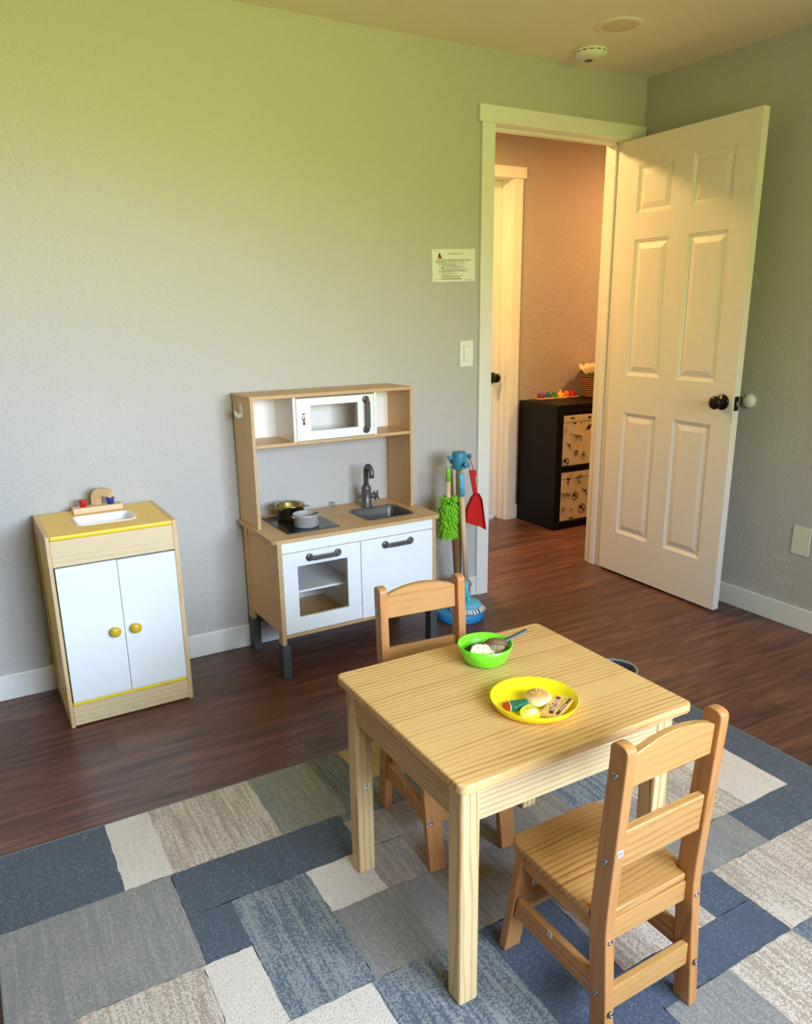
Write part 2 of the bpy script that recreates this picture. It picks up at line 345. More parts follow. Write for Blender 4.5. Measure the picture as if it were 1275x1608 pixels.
# ------------------------------------------------------------------ mesh helpers
class MB:
    def __init__(s): s.bm = bmesh.new(); s.mi = 0
    def _add(s, t, smooth=False):
        for f in t.faces: f.material_index = s.mi; f.smooth = smooth
        bmesh.ops.recalc_face_normals(t, faces=t.faces)
        me = bpy.data.meshes.new('tmp'); t.to_mesh(me); t.free(); s.bm.from_mesh(me); bpy.data.meshes.remove(me)
        return s
    def box(s, x0, x1, y0, y1, z0, z1, bev=0.0, seg=2, only=None):
        t = bmesh.new(); bmesh.ops.create_cube(t, size=1.0)
        for v in t.verts: v.co = Vector(((x0+x1)/2+v.co.x*(x1-x0), (y0+y1)/2+v.co.y*(y1-y0), (z0+z1)/2+v.co.z*(z1-z0)))
        if bev: bmesh.ops.bevel(t, geom=list(t.edges), offset=bev, segments=seg, affect='EDGES', profile=0.5)
        return s._add(t)
    def prism(s, poly, axis, a0, a1, bev=0.0, seg=2, smooth=False):
        """poly: 2-D points in the plane across axis; axis x -> (y,z), y -> (x,z), z -> (x,y)"""
        t = bmesh.new()
        def P(p, a): return Vector((a, p[0], p[1])) if axis == 'x' else Vector((p[0], a, p[1])) if axis == 'y' else Vector((p[0], p[1], a))
        A = [t.verts.new(P(p, a0)) for p in poly]; B = [t.verts.new(P(p, a1)) for p in poly]
        t.faces.new(A); t.faces.new(B[::-1]); n = len(poly)
        for i in range(n): t.faces.new((A[i], B[i], B[(i+1) % n], A[(i+1) % n]))
        bmesh.ops.recalc_face_normals(t, faces=t.faces)
        if bev: bmesh.ops.bevel(t, geom=[e for e in t.edges if e.calc_face_angle(0) > 0.3], offset=bev, segments=seg, affect='EDGES', profile=0.5)
        return s._add(t, smooth)
    def lathe(s, prof, c=(0, 0, 0), seg=40, axis='z', smooth=True):
        t = bmesh.new(); rings = []
        for r, z in prof:
            if r < 1e-6:
                rings.append([t.verts.new((0, 0, z))])
            else:
                rings.append([t.verts.new((r*math.cos(2*PI*i/seg), r*math.sin(2*PI*i/seg), z)) for i in range(seg)])
        for a, b in zip(rings, rings[1:]):
            for i in range(seg):
                j = (i+1) % seg
                if len(a) == 1 and len(b) == 1: continue
                if len(a) == 1: t.faces.new((a[0], b[i], b[j]))
                elif len(b) == 1: t.faces.new((a[i], a[j], b[0]))
                else: t.faces.new((a[i], a[j], b[j], b[i]))
        if axis == 'x': bmesh.ops.rotate(t, verts=t.verts, matrix=Matrix.Rotation(PI/2, 3, 'Y'))
        if axis == 'y': bmesh.ops.rotate(t, verts=t.verts, matrix=Matrix.Rotation(PI/2, 3, 'X'))
        bmesh.ops.translate(t, verts=t.verts, vec=Vector(c))
        return s._add(t, smooth)
    def tube(s, pts, r, seg=12, smooth=True, flat=1.0, cap=True):
        pts = [Vector(p) for p in pts]; n = len(pts); rs = r if isinstance(r, (list, tuple)) else [r]*n
        t = bmesh.new(); rings = []; up = None
        for i, p in enumerate(pts):
            d = (pts[min(i+1, n-1)]-pts[max(i-1, 0)]).normalized()
            if up is None: up = Vector((0, 0, 1)) if abs(d.z) < 0.9 else Vector((0, 1, 0))
            a = d.cross(up).normalized(); b = a.cross(d).normalized(); up = b
            rings.append([t.verts.new(p+a*rs[i]*math.cos(2*PI*k/seg)+b*rs[i]*flat*math.sin(2*PI*k/seg)) for k in range(seg)])
        for A, B in zip(rings, rings[1:]):
            for k in range(seg): t.faces.new((A[k], A[(k+1) % seg], B[(k+1) % seg], B[k]))
        if cap: t.faces.new(rings[0][::-1]); t.faces.new(rings[-1])
        return s._add(t, smooth)
    def ball(s, c, r, sc=(1, 1, 1), seg=20, rot=None):
        t = bmesh.new(); bmesh.ops.create_uvsphere(t, u_segments=seg, v_segments=max(8, seg//2), radius=r)
        for v in t.verts: v.co = Vector((v.co.x*sc[0], v.co.y*sc[1], v.co.z*sc[2]))
        if rot: bmesh.ops.rotate(t, verts=t.verts, matrix=rot)
        bmesh.ops.translate(t, verts=t.verts, vec=Vector(c))
        return s._add(t, True)
    def quad(s, a, b, c, d):
        t = bmesh.new(); t.faces.new([t.verts.new(Vector(p)) for p in (a, b, c, d)])
        for f in t.faces: f.material_index = s.mi
        me = bpy.data.meshes.new('tmp'); t.to_mesh(me); t.free(); s.bm.from_mesh(me); bpy.data.meshes.remove(me)
        return s
    def move(s, mat):
        bmesh.ops.transform(s.bm, matrix=mat, verts=s.bm.verts); return s
    def build(s, name, mats, parent=None, loc=(0, 0, 0), rotz=0.0, label=None):
        if not isinstance(mats, (list, tuple)): mats = [mats]
        me = bpy.data.meshes.new(name); s.bm.to_mesh(me); s.bm.free()
        for m in mats: me.materials.append(m)
        o = bpy.data.objects.new(name, me); COL.objects.link(o)
        o.location = loc; o.rotation_euler = (0, 0, rotz)
        if parent: o.parent = parent
        if label: o['label'] = label
        return o

def thing(name, label, cat, loc=(0, 0, 0), rotz=0.0, group=None):
    o = bpy.data.objects.new(name, None); COL.objects.link(o); o.empty_display_size = 0.05
    o.location = loc; o.rotation_euler = (0, 0, rotz)
    return tag(o, label, cat, group)
def tag(o, label, cat, group=None):
    o['label'] = label; o['category'] = cat
    if group: o['group'] = group
    return o
def struct(o): o['kind'] = 'structure'; return o
def rrect(x0, x1, y0, y1, r, n=5):
    out = []
    for cx, cy, a0 in ((x1-r, y1-r, 0), (x0+r, y1-r, PI/2), (x0+r, y0+r, PI), (x1-r, y0+r, 1.5*PI)):
        for i in range(n+1):
            a = a0+PI/2*i/n; out.append((cx+r*math.cos(a), cy+r*math.sin(a)))
    return out

# ================================================================== ROOM SHELL
WT = 0.100                                  # thickness of the wall with the doorway
DX0, DX1, DZ = 1.6035, 2.348, 2.051         # doorway
struct(MB().box(XL-0.15, 4.45, YB-0.15, 2.2, -0.06, 0.0).build('floor', M['floor']))
struct(MB().box(XL-0.15, XR+0.12, YB-0.15, WT*0.5, H, H+0.08).build('ceiling', M['ceil']))
struct(MB().box(0.5, 4.45, WT*0.5, 2.2, H, H+0.08).build('ceiling_hall', M['ceil']))
b = MB(); b.box(XL, DX0+0.004, 0, WT, 0, H); b.box(DX1+0.012, XR, 0, WT, 0, H); b.box(DX0+0.004, DX1+0.012, 0, WT, DZ+0.012, H); struct(b.build('wall_back', M['wall']))
struct(MB().box(XR, XR+0.10, YB, WT, 0, H).build('wall_right', M['wall']))
struct(MB().box(XL-0.12, XL, YB, WT, 0, H).build('wall_left', M['bounce_cut']))
b = MB(); b.box(XL-0.12, WIN[0], YB-0.14, YB, 0, H); b.box(WIN[1], XR+0.10, YB-0.14, YB, 0, H); b.box(WIN[0], WIN[1], YB-0.14, YB, 0, WIN[2]); b.box(WIN[0], WIN[1], YB-0.14, YB, WIN[3], H); struct(b.build('wall_front', M['bounce_cut']))
# hallway: far wall with a second doorway, ends
HX0, HX1, HZ = 1.74, 2.497, 2.0475
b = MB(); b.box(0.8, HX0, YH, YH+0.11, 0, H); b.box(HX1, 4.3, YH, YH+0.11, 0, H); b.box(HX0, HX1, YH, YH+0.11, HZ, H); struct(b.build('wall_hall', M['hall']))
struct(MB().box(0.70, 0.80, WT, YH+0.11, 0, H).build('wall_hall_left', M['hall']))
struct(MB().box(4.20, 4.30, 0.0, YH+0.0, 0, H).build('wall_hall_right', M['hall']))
struct(MB().box(XR+0.10, 4.30, 0.0, WT, 0, H).build('wall_hall_near', M['wall']))
# window behind the camera
wx0, wx1, wz0, wz1 = WIN
b = MB(); f = 0.05
for a in ((wx0, wx0+f, wz0, wz1), (wx1-f, wx1, wz0, wz1), (wx0+f, wx1-f, wz0, wz0+f), (wx0+f, wx1-f, wz1-f, wz1), ((wx0+wx1)/2-0.03, (wx0+wx1)/2+0.03, wz0+f, wz1-f)):
    b.box(a[0], a[1], YB-0.09, YB-0.03, a[2], a[3], 0.004)
win = struct(b.build('window_1', M['trim']))
MB().box(wx0+f, wx1-f, YB-0.062, YB-0.058, wz0+f, wz1-f).build('window_pane', M['pane'], win)
MB().box(wx0-0.04, wx1+0.04, YB-0.03, YB+0.05, wz0-0.03, wz0, 0.004).build('window_sill', M['trim'], win)

# baseboards
def baseboard(name, x0, x1, y0, y1, h=0.0937):
    struct(MB().box(x0, x1, y0, y1, 0.0, h, 0.003).build(name, M['trim']))
baseboard('baseboard_back', XL, 1.5406, -0.0135, 0.0)
baseboard('baseboard_right', XR-0.0135, XR, YB, -0.02)
baseboard('baseboard_left', XL, XL+0.0135, YB, -0.0135)
baseboard('baseboard_hall', 2.572, 4.20, YH-0.0135, YH, 0.0867)

# door casing (trim_1), jamb
b = MB()
b.box(1.5406, 1.6055, -0.018, 0.0, 0.0, 2.052, 0.002); b.box(2.348, 2.4127, -0.018, 0.0, 0.0, 2.052, 0.002)
tr1 = struct(b.build('trim_1', M['trim']))
MB().box(1.523, 2.4577, -0.024, 0.0, 2.052, 2.1165, 0.002).build('head_casing', M['trim'], tr1)
b = MB(); b.box(DX0-0.004, DX0+0.006, -0.0, WT, 0, DZ); b.box(DX1-0.002, DX1+0.013, 0.0, WT, 0, DZ); b.box(DX0-0.004, DX1+0.013, 0.0, WT, DZ, DZ+0.014)
b.box(DX0+0.006, DX0+0.017, 0.037, 0.072, 0, DZ, 0.002); b.box(DX1-0.013, DX1-0.002, 0.037, 0.072, 0, DZ, 0.002); b.box(DX0+0.006, DX1-0.002, 0.037, 0.072, DZ-0.011, DZ, 0.002)
b.build('door_jamb', M['trim'], tr1)
b = MB(); b.box(1.54, 1.6055, WT, WT+0.018, 0, 2.052, 0.002); b.box(2.348, 2.413, WT, WT+0.018, 0, 2.052, 0.002); b.box(1.523, 2.43, WT, WT+0.022, 2.052, 2.1165, 0.002); b.build('hall_side_casing', M['trim'], tr1)
# hall door casing (trim_2)
b = MB(); b.box(2.505, 2.572, YH-0.018, YH, 0, 2.0475, 0.002); b.box(HX0-0.072, HX0-0.005, YH-0.018, YH, 0, 2.0475, 0.002)
tr2 = struct(b.build('trim_2', M['trim']))
MB().box(HX0-0.092, 2.592, YH-0.024, YH, 2.0475, 2.109, 0.002).build('head_casing', M['trim'], tr2)
b = MB(); b.box(HX1-0.002, HX1+0.012, YH-0.002, YH+0.11, 0, HZ); b.box(HX0-0.012, HX0+0.002, YH-0.002, YH+0.11, 0, HZ); b.box(HX0, HX1, YH-0.002, YH+0.11, HZ-0.002, HZ+0.012)
b.box(HX1-0.013, HX1-0.002, YH+0.035, YH+0.07, 0, HZ, 0.002); b.build('door_jamb', M['trim'], tr2)

# panelled doors
def panel_door(width, z0, z1, thick, panels):
    """slab in local coords: x along the width from the hinge, y = thickness, faces at y=0 (facing -y) and y=thick"""
    t = bmesh.new()
    xs = sorted({0.0, width} | {p[0] for p in panels} | {p[1] for p in panels}); zs = sorted({z0, z1} | {p[2] for p in panels} | {p[3] for p in panels})
    def inside(x, z): return any(p[0]-1e-6 < x < p[1]+1e-6 and p[2]-1e-6 < z < p[3]+1e-6 for p in panels)
    for yy, sg in ((0.0, -1), (thick, 1)):
        for xa, xb in zip(xs, xs[1:]):
            for za, zb in zip(zs, zs[1:]):
                if not inside((xa+xb)/2, (za+zb)/2):
                    t.faces.new([t.verts.new((x, yy, z)) for x, z in ((xa, za), (xb, za), (xb, zb), (xa, zb))])
        for p in panels:
            prev = None
            for ins, dep in ((0, 0), (0.003, 0.0035), (0.007, 0.0035), (0.010, 0.0075), (0.018, 0.0085), (0.043, 0.0015)):
                ring = [t.verts.new((x, yy-sg*dep, z)) for x, z in ((p[0]+ins, p[2]+ins), (p[1]-ins, p[2]+ins), (p[1]-ins, p[3]-ins), (p[0]+ins, p[3]-ins))]
                if prev:
                    for i in range(4): t.faces.new((prev[i], prev[(i+1) % 4], ring[(i+1) % 4], ring[i]))
                prev = ring
            t.faces.new(prev)
    for a, c in (((0, z0), (width, z0)), ((width, z0), (width, z1)), ((width, z1), (0, z1)), ((0, z1), (0, z0))):
        t.faces.new([t.verts.new(q) for q in ((a[0], 0, a[1]), (c[0], 0, c[1]), (c[0], thick, c[1]), (a[0], thick, a[1]))])
    bmesh.ops.remove_doubles(t, verts=t.verts, dist=1e-5)
    m = MB(); m._add(t); return m
def six(w):
    a, b_, c, d = 0.106, w/2-0.052, w/2+0.052, w-0.106
    return [(x0, x1, z0, z1) for x0, x1 in ((a, b_), (c, d)) for z0, z1 in ((0.222, 0.828), (1.006, 1.616), (1.725, 1.929))]
A_D = 1.5482
door = struct(panel_door(0.7363, 0.012, 2.042, 0.0347, six(0.7363)).build('door_1', M['door'], None, (2.3244, -0.0191, 0), math.atan2(-math.sin(A_D), -math.cos(A_D))))
def door_knob(parent, x, z, y0, sg):
    k = MB()
    prof = [(0.0, 0.0), (0.033, 0.0), (0.033, 0.004), (0.029, 0.009), (0.014, 0.012), (0.0115, 0.018), (0.0115, 0.028), (0.018, 0.032), (0.0265, 0.040), (0.0285, 0.048), (0.025, 0.056), (0.015, 0.061), (0.0, 0.063)]
    k.lathe([(r, -h) if sg > 0 else (r, h) for r, h in prof], (0, 0, 0), 32)
    # lathe is about z; turn so that it points along -y (sg>0 keeps outward)
    k.move(Matrix.Translation((x, y0, z)) @ Matrix.Rotation(PI/2, 4, 'X') @ Matrix.Scale(-1, 4, (0, 0, 1)) if sg > 0 else Matrix.Translation((x, y0, z)) @ Matrix.Rotation(-PI/2, 4, 'X'))
    bmesh.ops.recalc_face_normals(k.bm, faces=k.bm.faces)
    return k.build('door_knob', M['knob_black'], parent, label='dark bronze door knob')
door_knob(door, 0.680, 0.930, 0.0, 1)
door_knob(door, 0.680, 0.930, 0.0347, -1)
lp = MB(); lp.box(0.7355, 0.7378, 0.004, 0.031, 0.897, 0.957, 0.001); latch = lp.build('latch_plate', M['knob_black'], door)
MB().box(0.737, 0.749, 0.011, 0.023, 0.918, 0.936, 0.002).build('latch_bolt', M['nickel'], latch)
for hz in (0.22, 1.02, 1.83):
    MB().lathe([(0, -0.045), (0.006, -0.045), (0.006, 0.045), (0, 0.045)], (-0.002, 0.0405, hz), 12).build('hinge', M['knob_black'], door)
door2 = struct(panel_door(0.738, 0.014, 2.0435, 0.0347, six(0.738)).build('door_2', M['door'], None, (1.746, YH+0.072, 0), 0))
door_knob(door2, 0.690, 0.908, 0.0, 1)

# ================================================================== RUG
RX0, RX1, RY0, RY1 = -0.573, 1.532, -2.55, -0.946
tiles = [  # x0, x1, y0(near), y1(far), yarn
 (-.573, -.306, -1.228, -.946, 'navy'), (-.306, -.194, -1.228, -.946, 'cream'), (-.194, .086, -1.228, -.946, 'beige'),
 (.086, .272, -1.228, -.946, 'sage'), (.272, .375, -1.228, -.946, 'darkstreak'), (.375, .56, -1.12, -.946, 'tan'), (.375, .56, -1.262, -1.12, 'darkstreak'),
 (.56, .80, -1.262, -.946, 'sage'), (.80, 1.08, -1.262, -.946, 'cream'), (1.08, 1.532, -1.262, -.946, 'navy'),
 (-.573, -.202, -1.538, -1.228, 'grey'), (-.202, .24, -1.387, -1.228, 'navy'), (-.202, -.103, -1.538, -1.387, 'navy'),
 (-.103, .084, -1.752, -1.387, 'bluestreak'), (.084, .228, -1.539, -1.387, 'cream'), (.24, .375, -1.262, -1.228, 'darkstreak'),
 (.24, .55, -1.387, -1.262, 'rose'), (.228, .55, -1.539, -1.387, 'rose'), (.55, .80, -1.539, -1.262, 'brown'),
 (.80, 1.20, -1.539, -1.262, 'bluestreak'), (1.20, 1.40, -1.539, -1.262, 'grey'), (1.40, 1.532, -1.757, -1.262, 'navy'),
 (-.573, -.455, -1.80, -1.538, 'grey'), (-.455, -.210, -1.80, -1.538, 'beige'), (-.210, -.103, -1.752, -1.538, 'cream'),
 (.084, .335, -1.752, -1.539, 'grey'), (.335, .64, -1.752, -1.539, 'brown'), (.64, .98, -1.757, -1.539, 'rose'),
 (.98, 1.222, -1.757, -1.539, 'beige'), (1.222, 1.40, -1.757, -1.539, 'cream'),
 (-.210, .071, -2.02, -1.752, 'cream'), (.071, .335, -2.02, -1.752, 'bluestreak'), (.335, .53, -2.02, -1.752, 'deep'), (.53, .64, -1.885, -1.752, 'brown'),
 (.64, .962, -1.885, -1.757, 'grey'), (.962, 1.140, -1.885, -1.757, 'grey'), (1.140, 1.532, -1.885, -1.757, 'navy'),
 (.53, .809, -1.992, -1.885, 'beige'), (.809, .921, -1.992, -1.885, 'deep'), (.921, 1.36, -2.097, -1.885, 'beige'), (1.36, 1.532, -2.097, -1.885, 'sage'),
 (.53, .921, -2.097, -1.992, 'deep'), (.335, .53, -2.30, -2.02, 'deep'), (.53, .716, -2.30, -2.097, 'grey'), (.716, .921, -2.30, -2.097, 'beige'), (.921, 1.20, -2.30, -2.097, 'bluestreak'), (1.20, 1.532, -2.30, -2.097, 'navy'),
 (-.573, -.210, -2.55, -1.80, 'grey'), (-.210, .335, -2.55, -2.02, 'navy'), (.335, 1.532, -2.55, -2.30, 'grey')]
yk = list(Y); TH = 0.011
t = bmesh.new(); rr = random.Random(3)
for x0, x1, y0, y1, k in tiles:
    # tile border with a slightly ragged woven outline; neighbours overlap by a hair in height
    f = t.faces.new([t.verts.new((x, y, TH)) for x, y in ((x0, y0), (x1, y0), (x1, y1), (x0, y1))]); f.material_index = yk.index(k)
bmesh.ops.subdivide_edges(t, edges=t.edges, cuts=9, use_grid_fill=True)
bmesh.ops.remove_doubles(t, verts=t.verts, dist=1e-4)
for v in t.verts:
    if RX0+0.01 < v.co.x < RX1-0.01 and RY0+0.01 < v.co.y < RY1-0.01:
        v.co.x += rr.uniform(-.0018, .0018); v.co.y += rr.uniform(-.0018, .0018)
bmesh.ops.recalc_face_normals(t, faces=t.faces)
me = bpy.data.meshes.new('area_rug'); t.to_mesh(me); t.free()
for k in yk: me.materials.append(Y[k])
rug = thing('area_rug', 'patchwork area rug in blue, grey, cream and beige blocks lying under the table', 'rug', ((RX0+RX1)/2, (RY0+RY1)/2, 0))
po = bpy.data.objects.new('pile', me); COL.objects.link(po); po.parent = rug; po.location = (-(RX0+RX1)/2, -(RY0+RY1)/2, 0)
cx, cy = (RX1-RX0)/2, (RY1-RY0)/2
b = MB(); b.box(-cx, cx, -cy, cy, 0.0005, 0.0102, 0.002); b.build('backing', M['carpet_edge'], rug)
b = MB()
for a in ((-cx-.004, cx+.004, cy-.001, cy+.005), (-cx-.004, cx+.004, -cy-.005, -cy+.001), (-cx-.005, -cx+.001, -cy, cy), (cx-.001, cx+.005, -cy, cy)):
    b.box(a[0], a[1], a[2], a[3], 0.0005, 0.0118, 0.003)
b.build('binding', M['carpet_edge'], rug)
RUGZ = 0.0118

# ================================================================== TABLE
TX, TY, TW, TL, TZ = 0.1717, -1.9203, 0.5818, 0.5111, 0.523
tb = thing('childrens_table', 'small square pine table with four straight legs standing on the rug', 'table', (TX+TW/2, TY+TL/2, RUGZ))
ox, oy, oz = -TW/2, -TL/2, -RUGZ
MB().prism([(x, y) for x, y in rrect(ox, ox+TW, oy, oy+TL, 0.016)], 'z', TZ-0.021+oz, TZ+oz, 0.004, 2).build('tabletop', M['table'], tb)
lx0, lx1 = 0.019, TW-0.026
ly0, ly1 = 0.0267, TL-0.012
for x0 in (lx0, lx1-0.043):
    for y0 in (ly0, ly1-0.043):
        MB().box(ox+x0, ox+x0+0.043, oy+y0, oy+y0+0.043, 0.0, TZ-0.0205+oz, 0.005).build('leg', M['table_z'], tb)
za, zb = 0.416+oz, TZ-0.0205+oz
MB().box(ox+lx0+0.043, ox+lx1-0.043, oy+ly0+0.004, oy+ly0+0.022, za, zb, 0.002).build('apron', M['table_x'], tb)
MB().box(ox+lx0+0.043, ox+lx1-0.043, oy+ly1-0.022, oy+ly1-0.004, za, zb, 0.002).build('apron', M['table_x'], tb)
MB().box(ox+lx0+0.004, ox+lx0+0.022, oy+ly0+0.043, oy+ly1-0.043, za, zb, 0.002).build('apron', M['table_y'], tb)
MB().box(ox+lx1-0.022, ox+lx1-0.004, oy+ly0+0.043, oy+ly1-0.043, za, zb, 0.002).build('apron', M['table_y'], tb)

def text_mesh(txt, size, extrude=0.0002):
    cu = bpy.data.curves.new('lettering', 'FONT'); cu.body = txt; cu.size = size; cu.align_x = 'CENTER'; cu.align_y = 'CENTER'; cu.extrude = extrude; cu.offset = size*0.02
    o = bpy.data.objects.new('lettering', cu); COL.objects.link(o)
    dg = bpy.context.evaluated_depsgraph_get(); dg.update()
    me = bpy.data.meshes.new_from_object(o.evaluated_get(dg)); bpy.data.objects.remove(o); bpy.data.curves.remove(cu)
    return me
def letter_sticker(parent, ch, pos, normal, up, size=0.0105, mat='sticker'):
    n = Vector(normal).normalized(); u = Vector(up).normalized(); r = u.cross(n).normalized()
    b = MB(); h = size/2; p = Vector(pos)
    R = Matrix(((r.x, u.x, n.x, p.x), (r.y, u.y, n.y, p.y), (r.z, u.z, n.z, p.z), (0, 0, 0, 1)))
    b.box(-h, h, -h, h, -0.0002, 0.0004)
    me = text_mesh(ch, size*0.95); me.transform(Matrix.Translation((0, 0, 0.0005)))
    k = len(b.bm.faces); b.bm.from_mesh(me); b.bm.faces.ensure_lookup_table()
    for f in b.bm.faces[k:]: f.material_index = 1
    b.move(R)
    return b.build('letter_sticker', [M[mat], M['sticker_ink']], parent)
letter_sticker(tb, 'B', (ox+lx0+0.026, oy+ly1-0.0434, 0.236), (0, -1, 0), (0, 0, 1), 0.0115)

# ================================================================== CHAIRS
def screw(parent, pos, axis):
    s = MB(); prof = [(0.0, 0.0006), (0.0028, 0.0004), (0.0030, 0.0016), (0.0056, 0.0018), (0.0062, 0.0008), (0.0062, -0.001), (0, -0.001)]
    s.lathe(prof[::-1], (0, 0, 0), 16)
    n = Vector(axis); s.move(Matrix.Translation(Vector(pos)) @ n.to_track_quat('Z', 'Y').to_matrix().to_4x4())
    return s.build('screw', M['nickel'], parent)
def make_chair(label, loc, rotz, stickers):
    """local frame: +y is the front (towards the table), back posts at -y"""
    c = thing('childrens_chair', label, 'chair', loc, rotz, 'pine chairs at the small table')
    W = 0.122; yb = -0.162
    # rear posts, profile in (y, z)
    post = [(yb+0.000, 0.0), (yb+0.0165, 0.225), (yb+0.0190, 0.265), (yb+0.0175, 0.315), (yb-0.001, 0.618)]
    top = [(yb+0.000, 0.627), (yb+0.006, 0.632), (yb+0.014, 0.634), (yb+0.024, 0.634), (yb+0.033, 0.631), (yb+0.038, 0.624)]
    front = [(yb+0.0385, 0.60), (yb+0.0590, 0.305), (yb+0.0595, 0.265), (yb+0.0580, 0.23), (yb+0.041, 0.0)]
    poly = post+top+front
    for sx in (-1, 1):
        x0, x1 = sorted((sx*W, sx*(W-0.022)))
        MB().prism(poly, 'x', x0, x1, 0.0028, 2).build('rear_leg', M['chair_z'], c)
    # front legs: boards facing front, raked
    fl = [(0.104, 0.268), (0.083, 0.268), (0.132, 0.0), (0.153, 0.0)]
    for sx in (-1, 1):
        x0, x1 = sorted((sx*(W-0.001), sx*(W-0.043)))
        MB().prism(fl, 'x', x0, x1, 0.0028, 2).build('front_leg', M['chair_z'], c)
    # seat: rounded front corners, notched between the rear posts
    sz0, sz1 = 0.267, 0.284
    fr = 0.030; pts = [(-W+0.0225, -0.126), (W-0.0225, -0.126), (W-0.0225, -0.1005), (W, -0.1005)]
    for i in range(7):
        a = PI/2*i/6; pts.append((W-fr+fr*math.cos(a), 0.132-fr+fr*math.sin(a)))
    for i in range(7):
        a = PI/2+PI/2*i/6; pts.append((-W+fr+fr*math.cos(a), 0.132-fr+fr*math.sin(a)))
    pts += [(-W, -0.1005), (-W+0.0225, -0.1005)]
    MB().prism(pts, 'z', sz0, sz1, 0.004, 3).build('seat', M['seat'], c)
    # aprons
    for sx in (-1, 1):
        x0, x1 = sorted((sx*(W-0.006), sx*(W-0.022)))
        MB().box(x0, x1, -0.102, 0.090, 0.236, 0.2668, 0.002).build('side_apron', M['chair_y'], c)
    MB().box(-W+0.022, W-0.022, -0.128, -0.113, 0.224, 0.2668, 0.002).build('rear_apron', M['chair_x'], c)
    MB().box(-W+0.043, W-0.043, 0.085, 0.098, 0.228, 0.2668, 0.002).build('front_apron', M['chair_x'], c)
    # stretchers
    for sx in (-1, 1):
        x0, x1 = sorted((sx*(W-0.005), sx*(W-0.020)))
        MB().prism([(-0.114, 0.106), (-0.112, 0.154), (0.101, 0.154), (0.110, 0.106)], 'x', x0, x1, 0.002, 1).build('side_stretcher', M['chair_y'], c)
    MB().box(-W+0.022, W-0.022, -0.146, -0.131, 0.090, 0.138, 0.002).build('rear_stretcher', M['chair_x'], c)
    MB().box(-W+0.040, W-0.040, 0.106, 0.119, 0.108, 0.150, 0.002).build('front_stretcher', M['chair_x'], c)
    # back slat and arched top rail
    MB().prism([(-0.1425, 0.388), (-0.1265, 0.390), (-0.1315, 0.466), (-0.1475, 0.464)], 'x', -W+0.022, W-0.022, 0.002, 1).build('back_slat', M['chair_x'], c)
    n = 16; arch = [(-W+0.022, 0.548), (W-0.022, 0.548)]
    for i in range(n+1):
        x = (W-0.022)*(1-2*i/n); arch.append((x, 0.608+0.021*(1-(x/(W-0.022))**2)))
    m = MB().prism(arch, 'y', -0.008, 0.008, 0.002, 1)
    m.move(Matrix.Translation((0, -0.1435, 0)) @ Matrix.Shear('XZ', 4, (0, 0)))
    m.move(Matrix(((1, 0, 0, 0), (0, 1, -0.058, 0.058*0.58), (0, 0, 1, 0), (0, 0, 0, 1))))
    m.build('top_rail', M['chair_x'], c)
    for sx in (-1, 1):
        n_ = (sx, 0, 0)
        for y, z in ((-0.1395, 0.575), (-0.130, 0.405), (-0.129, 0.128)): screw(c, (sx*(W+0.0002), y, z), n_)
        for y, z in ((yb+0.0185, 0.243), (yb+0.0035, 0.098)): screw(c, (sx*(W-0.011), y, z), (0, -1, 0))
        screw(c, (sx*(W-0.010), 0.137, 0.122), (0, 1, 0.21)) if False else screw(c, (sx*(W-0.012), 0.1303, 0.122), (0, 1, 0.18))
    for ch, pos, nr, up, mat in stickers: letter_sticker(c, ch, pos, nr, up, 0.0120, mat)
    return c
make_chair('near pine chair seen from behind, pushed to the front of the table', (0.471, -1.958, RUGZ), 0.012,
           [('H', (-0.1110, -0.1522, 0.430), (0, -1, -0.061), (0, 0, 1), 'sticker'), ('K', (-0.1172, 0.000, 0.148), (-1, 0, 0.02), (0, 0, 1), 'sticker')])
make_chair('far pine chair facing the camera from across the table', (0.473, -1.405, RUGZ), 3.055,
           [('K', (0.1172, 0.0, 0.147), (1, 0, 0.02), (0, 0, 1), 'sticker_pink')])
# small bowl on the rug, mostly behind the table
bw = thing('dark_bowl', 'dark blue bowl with grey rim on the rug, mostly hidden behind the table edge', 'bowl', (1.397, -1.074, RUGZ))
MB().lathe([(0, 0), (0.05, 0), (0.068, 0.03), (0.076, 0.075), (0.074, 0.075), (0.066, 0.032), (0.048, 0.006), (0, 0.006)]).build('body', M['bowl_dark'], bw)
MB().lathe([(0.0735, 0.0725), (0.0785, 0.0725), (0.0795, 0.0755), (0.0785, 0.0785), (0.0735, 0.0785), (0.0725, 0.0755), (0.0735, 0.0725)]).build('rim', M['rim_grey'], bw)

# ================================================================== THINGS ON THE TABLE
def T3(u, v, z=0.0): return (TX+u, TY+v, TZ+z)
gb = thing('green_bowl', 'lime green plastic bowl holding toy food near the back of the table', 'bowl', T3(0.327, 0.388))
MB().lathe([(0, 0), (0.040, 0), (0.049, 0.008), (0.0585, 0.028), (0.0640, 0.0465), (0.0622, 0.0470), (0.0565, 0.029), (0.047, 0.0105), (0.038, 0.004), (0, 0.004)], seg=56).build('bowl_shell', M['bowl_green'], gb)
yp = thing('yellow_plate', 'round yellow plastic plate with raised rim holding toy food at table centre', 'plate', T3(0.291, 0.163))
MB().lathe([(0, 0), (0.078, 0), (0.0845, 0.006), (0.0915, 0.0205), (0.0900, 0.0212), (0.0825, 0.0082), (0.076, 0.0045), (0, 0.0045)], seg=64).build('plate_shell', M['plate_yellow'], yp)
PZ = 0.0048
